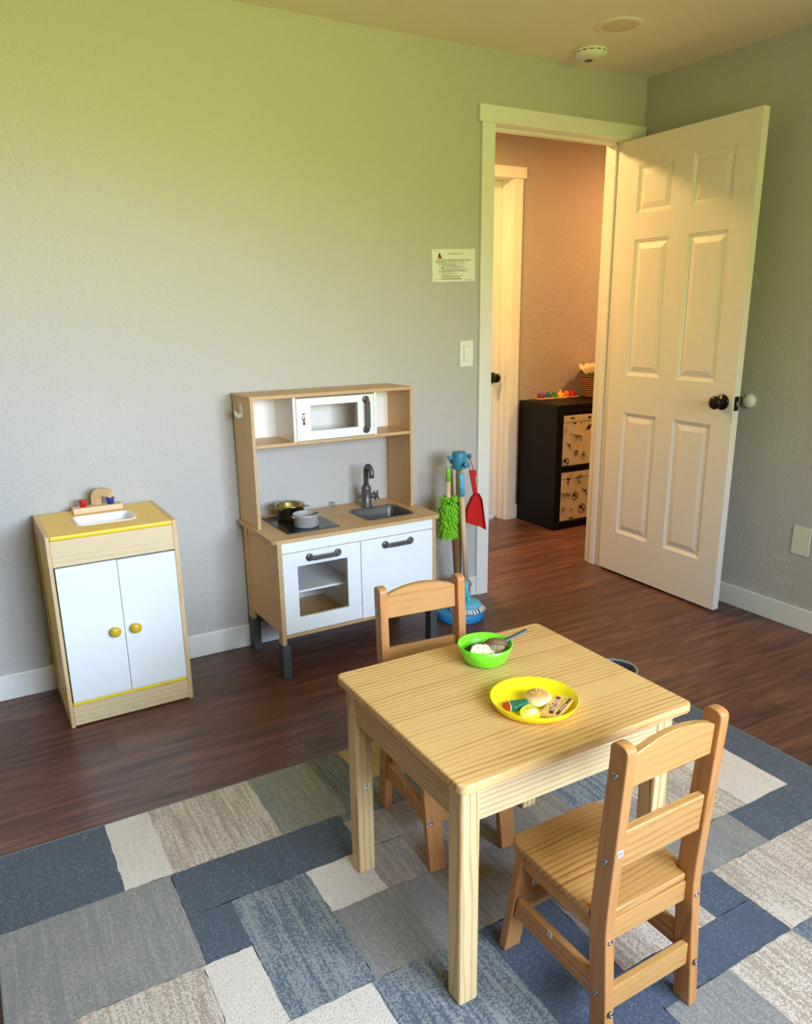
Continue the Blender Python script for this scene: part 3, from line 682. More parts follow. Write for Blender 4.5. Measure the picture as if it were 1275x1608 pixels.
# toy pan in the bowl: its pan lies inside, its handle crosses the rim
pn = thing('toy_frying_pan', 'small black toy frying pan lying in the green bowl, grey handle over the rim', 'toy pan', T3(0.327, 0.392, 0.012))
q = MB().lathe([(0, 0.0), (0.030, 0.0), (0.038, 0.010), (0.0365, 0.0108), (0.029, 0.002), (0, 0.002)], seg=36)
q.move(Matrix.Translation((-0.006, 0.008, 0.004)) @ Matrix.Rotation(math.radians(-9), 4, Vector((0.35, 1, 0)).normalized())); q.build('pan_body', M['pan_black'], pn)
b = MB(); b.prism(rrect(0.0, 0.089, -0.0065, 0.0065, 0.005), 'z', -0.002, 0.002, 0.0012)
b.move(Matrix.Translation((0.022, -0.008, 0.024)) @ Matrix.Rotation(math.radians(-13), 4, 'Z') @ Matrix.Rotation(math.radians(-19), 4, 'Y')); b.build('handle', M['pan_grey'], pn)
# muffin lying on its side
mf = thing('toy_muffin', 'brown toy muffin with ribbed cup lying in the green bowl', 'toy food', T3(0.349, 0.378, 0.034))
b = MB(); prof = []
for i in range(9):
    a = PI/2*i/8; prof.append((0.0285*math.cos(a), 0.004+0.017*math.sin(a)))
b.lathe([(0, -0.001), (0.0245, -0.002), (0.0285, 0.001)]+prof, seg=36); mdome = b
b2 = MB(); t = bmesh.new(); n = 64; rings = []
for r, z in ((0.0180, -0.0260), (0.0245, 0.0005)):
    rings.append([t.verts.new(((r+(0.0011 if i % 2 else 0))*math.cos(2*PI*i/n), (r+(0.0011 if i % 2 else 0))*math.sin(2*PI*i/n), z)) for i in range(n)])
for i in range(n): t.faces.new((rings[0][i], rings[0][(i+1) % n], rings[1][(i+1) % n], rings[1][i]))
t.faces.new(rings[0][::-1]); t.faces.new(rings[1]); b2._add(t)
R = Matrix.Rotation(math.radians(24), 4, Vector((0.55, 0.83, 0)).cross(Vector((0, 0, 1))).normalized() * -1)
R = Matrix.Rotation(math.radians(-44), 4, Vector((0.83, -0.55, 0)))
mdome.move(R).build('muffin_top', M['muffin'], mf); b2.move(R).build('muffin_cup', M['muffin_cup'], mf)
# bread slice
br = thing('toy_bread_slice', 'pale toy bread slice with brown crust leaning in the green bowl', 'toy food', T3(0.311, 0.3735, 0.0315))
pts = [(-0.022, -0.014), (0.022, -0.014), (0.024, 0.004), (0.020, 0.013), (0.010, 0.016), (0, 0.0155), (-0.010, 0.017), (-0.021, 0.013), (-0.025, 0.004)]
Rb = Matrix.Rotation(math.radians(-30), 4, 'Z') @ Matrix.Rotation(math.radians(36), 4, 'X') @ Matrix.Diagonal((1.12, 1.25, 1.1, 1))
MB().prism(pts, 'z', -0.005, 0.005, 0.0015).move(Rb).build('slice', M['crumb'], br)
b = MB()
for (x, y), (x2, y2) in zip(pts[2:], pts[3:]): b.tube([(x, y, 0.0046), (x2, y2, 0.0046)], 0.0016, 6)
b.move(Rb).build('crust', M['crust'], br)
b = MB(); rr = random.Random(5)
for i in range(16):
    x, y, a = rr.uniform(-.018, .018), rr.uniform(-.009, .010), rr.uniform(0, 3)
    b.tube([(x, y, 0.0052), (x+0.003*math.cos(a), y+0.003*math.sin(a), 0.0052)], 0.0005, 5)
b.move(Rb).build('speckles', M['crust'], br)
MB().prism([(-0.0235, -0.0135), (-0.0215, -0.0135), (-0.0230, 0.006), (-0.0255, 0.005)], 'z', -0.004, 0.0046, 0.0005).move(Rb).build('side_band', M['cheese'], br)
# bun
bn = thing('toy_burger_bun', 'round toy burger bun with sesame seeds on the yellow plate', 'toy food', T3(0.303, 0.166, PZ))
prof = [(0, 0), (0.026, 0.0), (0.0295, 0.004), (0.0298, 0.008)]+[(0.0298*math.cos(a), 0.008+0.0165*math.sin(a)) for a in [PI/2*i/9 for i in range(1, 10)]]
prof[-1] = (0, prof[-1][1])
MB().lathe(prof, seg=44).build('bun_top', M['bun'], bn)
b = MB(); rr = random.Random(11)
for i in range(26):
    a, q = rr.uniform(0, 2*PI), 0.018*math.sqrt(rr.random()); z = 0.008+0.0165*math.sqrt(max(0, 1-(q/0.0298)**2))
    b.ball((q*math.cos(a), q*math.sin(a), z), 0.0012, (1.5, 0.9, 0.5), 8, Matrix.Rotation(rr.uniform(0, 3), 3, 'Z'))
b.build('sesame_seeds', M['sesame'], bn)
# packet with printed front
pk = thing('toy_snack_packet', 'golden toy snack packet printed in maroon on the yellow plate', 'toy food', T3(0.3125, 0.117, PZ), math.radians(28))
MB().box(-0.044, 0.044, -0.021, 0.021, 0, 0.0115, 0.004, 3).build('packet', M['packet'], pk)
b = MB(); rr = random.Random(2)
b.prism([(-0.040, -0.0025), (-0.036, -0.006), (0.034, 0.0045), (0.036, 0.0125), (0.031, 0.0130), (-0.036, 0.0035)], 'z', 0.0114, 0.0117)
b.box(-0.036, 0.040, -0.0175, -0.0105, 0.0114, 0.0117)
for i in range(14):
    x, y = rr.uniform(-.034, .034), rr.choice((rr.uniform(.006, .0145), rr.uniform(-.008, -.003))); b.ball((x, y, 0.0114), 0.0022, (1, 0.8, 0.2), 8)
b.build('printed_banner', M['packet_brown'], pk)
def flat_text(txt, size, pos, rot, name, mat, parent, sx=1.0):
    me = text_mesh(txt, size); me.name = name; me.transform(Matrix.Translation(pos) @ Matrix.Rotation(rot, 4, 'Z') @ Matrix.Diagonal((sx, 1, 1, 1))); me.materials.clear(); me.materials.append(M[mat])
    o = bpy.data.objects.new(name, me); COL.objects.link(o); o.parent = parent; return o
flat_text('FRITTERS', 0.0130, (-0.001, 0.0024, 0.0119), 0.135, 'lettering', 'packet_pink', pk, 0.98)
b = MB()
for i in range(10): b.box(-0.019+i*0.0035, -0.0168+i*0.0035, -0.0158, -0.0122, 0.0117, 0.0119)
b.build('small_print', M['packet_pink'], pk)
b = MB(); b.box(0.019, 0.040, -0.0175, -0.0105, 0.01165, 0.0118); b.build('olive_band', M['packet_olive'], pk)
# melon wedge
mw = thing('toy_melon_wedge', 'dark green toy wedge with a red end on the yellow plate', 'toy food', T3(0.251, 0.170, PZ))
def Tl(pts, u, v): return [(a-u, b_-v) for a, b_ in pts]
MB().prism(Tl([(.2415, .183), (.283, .171), (.281, .164), (.262, .157), (.236, .155), (.230, .160)], .251, .170), 'z', 0, 0.012, 0.002).build('rind', M['melon'], mw)
MB().prism(Tl([(.2405, .1835), (.229, .160), (.2235, .169), (.2262, .186)], .251, .170), 'z', 0, 0.0105, 0.002).build('red_tip', M['melon_red'], mw)
MB().prism(Tl([(.2420, .1832), (.2300, .159), (.2285, .1605), (.2402, .1838)], .251, .170), 'z', 0.001, 0.0118, 0.0003).build('pale_line', M['crumb'], mw)
# pineapple wedge
pa = thing('toy_pineapple_piece', 'yellow toy pineapple piece with pale centre on the yellow plate', 'toy food', T3(0.250, 0.127, PZ))
fan = [(0.2662, 0.112)]+[(0.2662+0.042*math.cos(a), 0.112+0.042*math.sin(a)) for a in [math.radians(82+i*11) for i in range(9)]]
MB().prism(Tl(fan, .250, .127), 'z', 0, 0.010, 0.002).build('flesh', M['pine'], pa)
b = MB()
for i in range(8):
    a = math.radians(86+i*11); b.tube([(0.0162+0.009*math.cos(a), -0.015+0.009*math.sin(a), 0.0099), (0.0162+0.035*math.cos(a), -0.015+0.035*math.sin(a), 0.0099)], [0.0016, 0.0006], 6)
b.build('fibres', M['pine_core'], pa)

# ================================================================== PLAY KITCHEN
KU, KV, KR = 0.4009, -0.0019-0.012, 0.015
KW, KD, KZ = 0.7069, 0.372, 0.5384        # local u: 0..KW to the right, v: 0..-KD towards the room
kt = thing('play_kitchen', 'birch toy kitchen with white doors, hob and hutch standing against the wall', 'toy kitchen', (KU, KV, 0), KR)
kt.location = (0.4013, -0.0149, 0)
FV = -0.360                                # front face of the doors
# worktop with cut-outs hidden under hob and sink: built as a frame around the sink opening
SU0, SU1, SV0, SV1 = 0.420, 0.630, -0.302, -0.122
cc = 0.014
def plate_with_hole(outer, hole, z0, z1):
    """flat board with one rounded hole"""
    t = bmesh.new()
    for z, flip in ((z0, True), (z1, False)):
        ov = [t.verts.new((x, y, z)) for x, y in outer]; hv = [t.verts.new((x, y, z)) for x, y in hole]
        es = [t.edges.new((ov[i], ov[(i+1) % len(ov)])) for i in range(len(ov))]+[t.edges.new((hv[i], hv[(i+1) % len(hv)])) for i in range(len(hv))]
        bmesh.ops.triangle_fill(t, use_beauty=True, use_dissolve=False, edges=es)
    t.verts.ensure_lookup_table(); n, m = len(outer), len(hole); k = n+m
    for i in range(n): t.faces.new((t.verts[i], t.verts[(i+1) % n], t.verts[k+(i+1) % n], t.verts[k+i]))
    for i in range(m): t.faces.new((t.verts[n+i], t.verts[n+(i+1) % m], t.verts[k+n+(i+1) % m], t.verts[k+n+i]))
    b = MB(); return b._add(t)
wt_ = plate_with_hole([(0, 0), (KW, 0), (KW, -KD+cc), (KW-cc, -KD), (cc, -KD), (0, -KD+cc)], rrect(SU0+.002, SU1-.002, SV0+.002, SV1-.002, .024), KZ-0.013, KZ)
wo = wt_.build('worktop', [M['birch_x'], M['ply_h']], kt)
for p in wo.data.polygons:
    if abs(p.normal.z) < 0.5: p.material_index = 1
def ply_box(name, x0, x1, y0, y1, z0, z1, edge_axis='y', parent=None, face='birch'):
    """board whose cut edge (faces looking along edge_axis) shows the plies"""
    o = MB().box(x0, x1, y0, y1, z0, z1, 0.0008, 1).build(name, [M[face], M['ply_v'] if abs(x1-x0) < abs(z1-z0) else M['ply_h']], parent or kt)
    for p in o.data.polygons:
        n = p.normal
        if abs({'x': n.x, 'y': n.y, 'z': n.z}[edge_axis]) > 0.7: p.material_index = 1
    return o
U0, U1 = 0.0185, KW-0.0185
SZ = 0.135
# legs: plywood strips running into charcoal sleeves
for ua, ub in ((U0, U0+0.0165), (U1-0.0165, U1)):
    for va, vb in ((-0.050, -0.004), (FV-0.001, FV+0.035)):
        lg = ply_box('leg', ua, ub, va, vb, SZ-0.02, KZ-0.013, 'y')
        MB().box(ua-0.0025 if ua < 0.3 else ua-0.012, ub+0.012 if ua < 0.3 else ub+0.0025, va-0.003, vb+0.003, 0, SZ, 0.002).build('leg_sleeve', M['leg_plastic'], lg, label='charcoal plastic leg end')
for ua, ub in ((U0+0.003, U0+0.0135), (U1-0.0135, U1-0.003)):
    ply_box('side_panel', ua, ub, FV+0.035, -0.050, 0.172, KZ-0.013, 'z')
ply_box('bottom_board', U0+0.0165, U1-0.0165, FV+0.002, -0.006, 0.157, 0.169, 'y', face='birch_x')
MB().box(U0+0.0168, U1-0.0168, -0.014, -0.007, 0.169, KZ-0.013).build('back_panel', M['white'], kt)
MB().box(0.346, 0.355, FV+0.018, -0.014, 0.169, KZ-0.06).build('divider', M['white'], kt)
MB().box(U0+0.0165, 0.346, FV+0.070, -0.014, 0.300, 0.308, 0.001).build('oven_shelf', M['white'], kt)
MB().box(U0+0.017, U1-0.017, FV-0.001, FV+0.013, 0.4845, KZ-0.013, 0.0012).build('front_apron', M['white'], kt)
# frame door (oven, microwave)
def frame_door(name, x0, x1, z0, z1, hx0, hx1, hz0, hz1, y, parent, th=0.014):
    b = MB(); e = 0.0008
    b.box(x0, x1, y, y+th, hz1+e, z1, 0.0012); b.box(x0, x1, y, y+th, z0, hz0-e, 0.0012)
    b.box(x0, hx0, y, y+th, hz0, hz1, 0.0012); b.box(hx1, x1, y, y+th, hz0, hz1, 0.0012)
    b.box(x0+.002, hx0-.002, y+0.003, y+th-0.001, z0+.002, z1-.002); b.box(hx1+.002, x1-.002, y+0.003, y+th-0.001, z0+.002, z1-.002)
    return b.build(name, M['white'], parent)
def pull_handle(parent, p0, p1, vertical=False):
    """bar handle with round roses at both ends, in front of a face looking to -y"""
    p0, p1 = Vector(p0), Vector(p1); d = (p1-p0).normalized(); b = MB()
    for p in (p0, p1):
        b.lathe([(0, 0.004), (0.0135, 0.004), (0.0145, 0.001), (0.0145, -0.0005), (0, -0.0005)][::-1], (0, 0, 0), 24)
    b = MB()
    for p, s in ((p0, 1), (p1, -1)):
        q = MB().lathe([(0, 0), (0.0145, 0), (0.0145, 0.003), (0.0130, 0.0055), (0, 0.0055)], seg=28)
        q.move(Matrix.Translation(p) @ Matrix.Rotation(PI/2, 4, 'X')); me = bpy.data.meshes.new('t'); q.bm.to_mesh(me); q.bm.free(); b.bm.from_mesh(me)
        b.tube([p+Vector((0, -0.003, 0))+d*s*0.002, p+Vector((0, -0.012, 0))+d*s*0.003, p+Vector((0, -0.019, 0))+d*s*0.007, p+Vector((0, -0.021, 0))+d*s*0.016], [0.008, 0.0078, 0.0076, 0.0074], 10)
    n = Vector((0, -1, 0)); w = d.cross(n)
    a0, a1 = p0+d*0.010, p1-d*0.010
    t = bmesh.new(); vs = []
    for a in (a0, a1):
        for sw, sn in ((-1, 0.0155), (1, 0.0155), (1, 0.0235), (-1, 0.0235)):
            vs.append(t.verts.new(a+w*sw*0.0085+n*sn))
    for f in ((0, 1, 2, 3), (7, 6, 5, 4), (0, 4, 5, 1), (1, 5, 6, 2), (2, 6, 7, 3), (3, 7, 4, 0)): t.faces.new([vs[i] for i in f])
    bmesh.ops.recalc_face_normals(t, faces=t.faces)
    bmesh.ops.bevel(t, geom=list(t.edges), offset=0.002, segments=2, affect='EDGES', profile=0.5); b._add(t)
    return b.build('handle', M['gunmetal'], parent, label='dark grey bar handle with round ends')
oven = frame_door('oven_door', 0.0358, 0.3492, 0.1730, 0.4815, 0.0925, 0.2935, 0.2320, 0.4280, FV-0.001, kt)
pull_handle(oven, (0.140, FV-0.001, 0.4565), (0.254, FV-0.001, 0.4565))
cd_ = MB().box(0.3518, 0.6712, FV-0.001, FV+0.013, 0.1705, 0.4815, 0.0012).build('cabinet_door', M['white'], kt)
pull_handle(cd_, (0.456, FV-0.001, 0.4520), (0.568, FV-0.001, 0.4520))
# hob, sink, tap
hob = MB().prism(rrect(0.081, 0.292, -0.314, -0.046, 0.004), 'z', KZ, KZ+0.003, 0.0008, 1).build('hob_frame', M['gunmetal'], kt)
MB().prism(rrect(0.0835, 0.2895, -0.3115, -0.0485, 0.003), 'z', KZ+0.003, KZ+0.0042).build('hob_glass', M['glassblack'], hob, label='black glass hob plate')
def basin(u0, u1, v0, v1, z, depth, rim, r):
    t = bmesh.new(); rings = []
    for ins, dz in ((0, 0), (0.001, 0.0025), (rim-0.002, 0.0025), (rim, 0.0), (rim+0.004, -depth*0.55), (rim+0.010, -depth*0.92), (rim+0.020, -depth)):
        rings.append([t.verts.new((x, y, z+dz)) for x, y in rrect(u0+ins, u1-ins, v0+ins, v1-ins, max(0.004, r-ins*0.6), 6)])
    n = len(rings[0])
    for a, b_ in zip(rings, rings[1:]):
        for i in range(n): t.faces.new((a[i], a[(i+1) % n], b_[(i+1) % n], b_[i]))
    t.faces.new(rings[-1])
    b = MB(); b._add(t, True); return b
basin(SU0-0.004, SU1+0.004, SV0-0.004, SV1+0.004, KZ, 0.060, 0.012, 0.030).build('sink_basin', M['gunmetal'], kt, label='dark grey sink basin')
TU, TV = 0.5215, -0.092
b = MB(); b.lathe([(0, 0), (0.024, 0), (0.024, 0.005), (0.0205, 0.008), (0.0195, 0.070), (0.0205, 0.074), (0.0205, 0.080), (0.0150, 0.088), (0.0135, 0.092), (0, 0.092)], (TU, TV, KZ), 28)
tapb = b.build('tap', M['gunmetal'], kt)
pts = [(TU, TV, KZ+0.088), (TU, TV, KZ+0.135)]+[(TU, TV-0.024+0.024*math.cos(a), KZ+0.145+0.028*math.sin(a)) for a in [PI*i/9 for i in range(10)]]+[(TU, TV-0.049, KZ+0.128)]
MB().tube(pts, [0.0105]*(len(pts)-1)+[0.0110], 14).build('spout', M['gunmetal'], tapb)
b = MB(); b.tube([(TU+0.015, TV, KZ+0.042), (TU+0.042, TV, KZ+0.042)], [0.0125, 0.0125], 16); b.tube([(TU+0.042, TV, KZ+0.042), (TU+0.052, TV, KZ+0.042)], 0.0085, 14)
for a in range(4):
    q = a*PI/2+0.5; b.tube([(TU+0.047, TV, KZ+0.042), (TU+0.047, TV+0.021*math.cos(q), KZ+0.042+0.021*math.sin(q))], 0.0036, 8)
    b.ball((TU+0.047, TV+0.021*math.cos(q), KZ+0.042+0.021*math.sin(q)), 0.0046, seg=10)
b.build('valve', M['gunmetal'], tapb)
b = MB()
for du in (-0.006, 0.006): b.tube([(0.403+du, -0.018, KZ), (0.403+du, -0.018, KZ+0.019)], 0.0018, 8)
b.tube([(0.397, -0.018, KZ+0.019), (0.409, -0.018, KZ+0.019)], 0.0018, 8); b.build('wire_clip', M['gunmetal'], kt)
# hutch
HF, HT = -0.1915, 1.0262
HU0, HU1 = 0.0135, KW-0.0195
for ua, ub in ((HU0, HU0+0.0125), (HU1-0.0125, HU1)): ply_box('hutch_side', ua, ub, HF, -0.002, KZ, HT-0.0125, 'y')
ply_box('hutch_top', HU0-0.002, HU1+0.002, HF-0.002, 0.0, HT-0.0125, HT, 'y', face='birch_x')
ply_box('hutch_shelf', HU0+0.0125, HU1-0.0125, HF+0.001, -0.002, 0.8385, 0.8505, 'y', face='birch_x')
MB().box(HU0+0.0127, HU1-0.0127, -0.012, -0.004, 0.828, HT-0.013).build('hutch_back', M['white'], kt)
for ua, ub in ((0.1755, 0.1870), (0.5130, 0.5245)): MB().box(ua, ub, HF, -0.012, 0.8505, HT-0.0125, 0.0012).build('microwave_side', M['white'], kt)
mw_ = frame_door('microwave_door', 0.1885, 0.5115, 0.8525, 1.0085, 0.2455, 0.4420, 0.8875, 0.9800, HF-0.001, kt, 0.013)
pull_handle(mw_, (0.4765, HF-0.001, 0.8735), (0.4765, HF-0.001, 0.9890))
b = MB()
b.box(0.2090, 0.2240, HF-0.0014, HF-0.0009, 0.9110, 0.9560)
stk = b.build('sticker', M['white'], mw_)
for a_ in ((0.2110, 0.2215, 0.9490, 0.9545), (0.2120, 0.2220, 0.9115, 0.9230)): MB().box(a_[0], a_[1], HF-0.0018, HF-0.0013, a_[2], a_[3]).build('sticker_red_patch', M['ink_red'], stk)
b = MB(); b.ball((0.2165, HF-0.0014, 0.9350), 0.0085, (0.75, 0.06, 1.25), 16); b.build('sticker_dark_patch', M['ink'], stk)
b = MB(); b.box(0.2140, 0.2190, HF-0.0022, HF-0.0018, 0.9320, 0.9440); b.build('sticker_pale_patch', M['crumb'], stk)
# white hook on the left outside of the hutch
b = MB(); hy = -0.095
b.box(HU0-0.003, HU0, hy-0.014, hy+0.014, 0.945, 0.995, 0.0014)
b.tube([(HU0-0.003, hy, 0.957), (HU0-0.008, hy+0.004, 0.948), (HU0-0.013, hy+0.010, 0.949), (HU0-0.015, hy+0.018, 0.957), (HU0-0.016, hy+0.024, 0.966)], [0.005, 0.0055, 0.0055, 0.005, 0.004], 10, flat=1.6)
b.build('coat_hook', M['rubber'], kt, label='white hook on the hutch side')
def Kw(u, v, z=0.0):
    c, s_ = math.cos(KR), math.sin(KR); l = kt.location
    return (l.x+u*c-v*s_, l.y+u*s_+v*c, z)
# pots
ZP = KZ+0.0044
sp_ = thing('steel_pot', 'shiny steel toy pot with two loop handles standing at back of the hob', 'toy pot', Kw(0.176, -0.112, ZP))
MB().lathe([(0, 0), (0.051, 0), (0.054, 0.003), (0.0545, 0.050), (0.0585, 0.0555), (0.0575, 0.0575), (0.0530, 0.051), (0.0520, 0.0045), (0, 0.003)], seg=56).build('pot_body', M['steel'], sp_)
for sg in (-1, 1):
    a = math.radians(-22); ca, sa_ = math.cos(a), math.sin(a)
    loop = [(0.052, 0.013), (0.066, 0.012), (0.072, 0.006), (0.072, -0.006), (0.066, -0.012), (0.052, -0.013)]
    MB().tube([(sg*(x*ca-y*sa_), sg*(x*sa_+y*ca), 0.046) for x, y in loop], 0.0019, 8).build('loop_handle', M['steel'], sp_)
ep = thing('grey_pot', 'small grey enamel toy pot standing in front on the hob', 'toy pot', Kw(0.184, -0.245, ZP))
MB().lathe([(0, 0), (0.043, 0), (0.047, 0.004), (0.048, 0.040), (0.0495, 0.041), (0.0500, 0.0470), (0.0485, 0.0485), (0.0465, 0.046), (0.0455, 0.006), (0, 0.004)], seg=56).build('pot_body', M['enamel'], ep)
for sg in (-1, 1):
    a = math.radians(-6); b = MB(); b.prism([(0.046, -0.016), (0.054, -0.012), (0.056, 0), (0.054, 0.012), (0.046, 0.016)], 'z', 0.036, 0.0405, 0.0015)
    b.move(Matrix.Rotation(a+(PI if sg < 0 else 0), 4, 'Z')).build('lug_handle', M['enamel'], ep)

# ================================================================== WOODEN SINK CABINET
SR = 0.0135
sk = thing('play_sink', 'pale wood toy sink cabinet with yellow top and two white doors by the wall', 'toy sink', (-0.3133, -0.0149, 0), SR)
SW, SD, SH = 0.4037, 0.3302, 0.6562
FD = -SD
def frame_side(u0, u1):
    b = MB(); w = 0.040
    b.box(u0, u1, FD, FD+0.028, 0, SH, 0.0025); b.box(u0, u1, -0.042, 0, 0, SH, 0.0025)
    b.box(u0, u1, FD+0.028, -0.042, SH-0.052, SH, 0.0025); b.box(u0, u1, FD+0.028, -0.042, 0, 0.045, 0.0025)
    return b.build('side_frame', M['maple_z'], sk)
frame_side(0.0, 0.0125); frame_side(SW-0.0155, SW)
for ua in (0.004, SW-0.010): MB().box(ua, ua+0.005, FD+0.026, -0.040, 0.043, SH-0.050).build('side_panel', M['yellow_lam'], sk)
IU0, IU1 = 0.0128, SW-0.0158
BU0, BU1, BV0, BV1 = 0.107, 0.299, -0.242, -0.104
o = plate_with_hole([(IU0, -0.004), (IU1, -0.004), (IU1, FD+0.006), (IU0, FD+0.006)], rrect(BU0+.004, BU1-.004, BV0+.004, BV1-.004, .020), SH-0.016, SH-0.001).build('worktop', M['yellow_lam'], sk)
b = MB(); b.box(IU0, IU1, FD-0.003, FD+0.007, SH-0.0155, SH-0.0005, 0.0048, 3); b.build('yellow_front_edge', M['yellow'], sk)
MB().box(IU0, IU1, FD+0.001, FD+0.016, 0.5555, SH-0.016, 0.001).build('front_board', M['maple_x'], sk)
for i, (ua, ub) in enumerate(((0.0160, 0.2003), (0.2017, 0.3870))):
    dr = MB().box(ua, ub, FD-0.003, FD+0.010, 0.0895, 0.5515-0.001*i, 0.002).build('cabinet_door', M['white'], sk)
    ku_ = (0.1690, 0.2345)[i]
    MB().lathe([(0, 0), (0.008, 0), (0.007, 0.005), (0.0105, 0.009), (0.0172, 0.013), (0.0180, 0.0165), (0.0150, 0.0215), (0.0085, 0.0245), (0, 0.0255)], seg=32).move(Matrix.Translation((ku_, FD-0.003, 0.312)) @ Matrix.Rotation(PI/2, 4, 'X')).build('knob', M['knob_yellow'], dr, label='mustard yellow round knob')
MB().box(IU0, IU1, FD+0.03, FD+0.036, 0.09, 0.555).build('inner_panel', M['groove'], sk)
MB().box(IU0, IU1, FD-0.003, FD+0.016, 0.0765, 0.0885, 0.0048, 3).build('yellow_bottom_edge', M['yellow'], sk)
MB().box(IU0, IU1, FD+0.001, FD+0.016, 0.006, 0.0762, 0.001).build('kickboard', M['maple_x'], sk)
MB().box(IU0, IU1, -0.012, -0.004, 0.02, SH-0.018).build('back_panel', M['maple_z'], sk)
basin(BU0, BU1, BV0, BV1, SH-0.001, 0.050, 0.008, 0.024).build('basin', M['basin'], sk, label='white plastic basin')
fb = MB().box(0.1215, 0.2855, -0.076, -0.030, SH-0.001, SH+0.0195, 0.004).build('tap_block', M['maple_x'], sk)
ZB = SH+0.0193
arch = [(0, 0), (0.024, 0), (0.026, 0.020), (0.034, 0.032), (0.046, 0.036), (0.060, 0.033), (0.074, 0.029), (0.077, 0.052), (0.060, 0.058), (0.042, 0.061), (0.024, 0.059), (0.010, 0.050), (0.002, 0.034)]
m_ = MB().prism(arch, 'y', -0.013, 0.013, 0.002)
m_.move(Matrix.Translation((0.193, -0.041, ZB)) @ Matrix.Rotation(math.radians(-42), 4, 'Z')).build('wooden_spout', M['maple_z'], fb)
for u, k in ((0.1585, 'red'), (0.2485, 'navy')):
    MB().lathe([(0, 0), (0.0100, 0), (0.0148, 0.0225), (0.0143, 0.0235), (0, 0.0235)], (u, -0.053, ZB), 28).build('tap_handle', M[k], fb, label={'red': 'red tapered tap handle', 'navy': 'blue tapered tap handle'}[k])

# ================================================================== CLEANING SET
AX, AY = 1.318, -0.195
cs = thing('cleaning_stand', 'blue round based toy cleaning stand with a peg head beside the door casing', 'tool stand', (AX+0.006, AY, 0))
def R3(x, y, z): return (x-AX-0.006, y-AY, z)
MB().lathe([(0, 0), (0.1055, 0), (0.108, 0.003), (0.108, 0.036), (0.104, 0.040), (0, 0.040)], seg=64).build('base', M['basebl'], cs)
MB().tube([R3(AX, AY, 0.039), R3(AX, AY, 0.675)], 0.0135, 20).build('pole', M['dowel_dark'], cs)
hd = MB().lathe([(0, 0.670), (0.029, 0.670), (0.0305, 0.672), (0.0310, 0.736), (0.0285, 0.742), (0, 0.7425)], R3(AX, AY, 0), 40).build('peg_head', M['teal'], cs)
for dx, dy in ((-1, 0), (1, 0), (0, -1), (0, 1)):
    z = 0.718 if dx else 0.694
    b = MB(); b.tube([R3(AX+dx*0.028, AY+dy*0.028, z), R3(AX+dx*0.050, AY+dy*0.050, z)], 0.0050, 12)
    b.tube([R3(AX+dx*0.048, AY+dy*0.048, z), R3(AX+dx*0.051, AY+dy*0.051, z), R3(AX+dx*0.056, AY+dy*0.056, z), R3(AX+dx*0.058, AY+dy*0.058, z)], [0.009, 0.0115, 0.0115, 0.008], 18)
    b.build('peg', M['teal'], hd)
# duster
dx_, dy_ = 1.255, -0.208
du = thing('toy_duster', 'lime green chenille toy duster hanging from the stand left peg', 'duster', (dx_, dy_, 0.36))
MB().tube([(0, 0, 0.265), (0, 0, 0.318), (0, 0, 0.3235)], [0.0105, 0.0105, 0.008], 18).build('grip', M['lime_hard'], du)
MB().tube([(0, 0, 0.10), (0, 0, 0.266)], 0.0100, 16).build('handle', M['dowel'], du)
b = MB(); zt = 0.718-0.36
b.tube([(-0.003, 0.0, 0.320), (-0.004, 0.008, zt-0.006), (0.0, 0.010, zt+0.007), (0.004, 0.008, zt-0.006), (0.003, 0.0, 0.320)], 0.0012, 6); b.build('hanging_loop', M['cord_pale'], du)
b = MB(); rr = random.Random(4); prev = None
b.tube([(0, 0, 0.030), (0, 0, 0.038), (0, 0, 0.195)], [0.012, 0.018, 0.018], 12)
for k in range(24):
    z = 0.193-0.155*k/23
    for i in range(15):
        a = 2*PI*(i+0.5*(k % 2))/15+rr.uniform(-.15, .15); L = rr.uniform(0.022, 0.030); dn = 0.022 if k > 2 else 0.004
        if k < 3: dn = rr.uniform(-0.012, 0.01)
        c_, s_ = math.cos(a), math.sin(a); r0 = 0.014
        p = [(c_*r0, s_*r0, z), (c_*(r0+L*0.6), s_*(r0+L*0.6), z-dn*0.25), (c_*(r0+L), s_*(r0+L), z-dn)]
        b.tube(p, [0.0038, 0.0044, 0.0034], 6)
b.build('chenille_head', M['lime'], du)
# mop
mp = thing('toy_mop', 'toy mop with white strips and sky blue fittings leaning on the stand', 'mop', (1.338, -0.236, 0.041))
def RM(x, y, z): return (x-1.338, y+0.236, z-0.041)
MB().lathe([(0, 0.020), (0.057, 0.020), (0.061, 0.024), (0.060, 0.034), (0.053, 0.041), (0.020, 0.046), (0, 0.046)], (0, 0, 0), 44).build('mop_plate', M['skyblue'], mp)
b = MB(); rr = random.Random(9)
for i in range(30):
    a = 2*PI*i/30+rr.uniform(-.05, .05); c_, s_ = math.cos(a), math.sin(a); w = 0.0048; ro = rr.uniform(0.072, 0.084); zo = rr.uniform(0.001, 0.006) if i not in (5, 8) else 0.045
    t_ = Vector((-s_, c_, 0))*w; zi = 0.022
    pts = [Vector((c_*0.053, s_*0.053, zi)), Vector((c_*0.067, s_*0.067, zi-0.003 if zo < 0.02 else 0.034)), Vector((c_*ro, s_*ro, zo+0.002))]
    t = bmesh.new(); rows = [[t.verts.new(p+t_+Vector((0, 0, hh))) if sg > 0 else t.verts.new(p-t_+Vector((0, 0, hh))) for sg, hh in ((1, 0), (-1, 0), (-1, -0.0016), (1, -0.0016))] for p in pts]
    for A, B in zip(rows, rows[1:]):
        for j in range(4): t.faces.new((A[j], A[(j+1) % 4], B[(j+1) % 4], B[j]))
    t.faces.new(rows[0]); t.faces.new(rows[-1][::-1]); b._add(t)
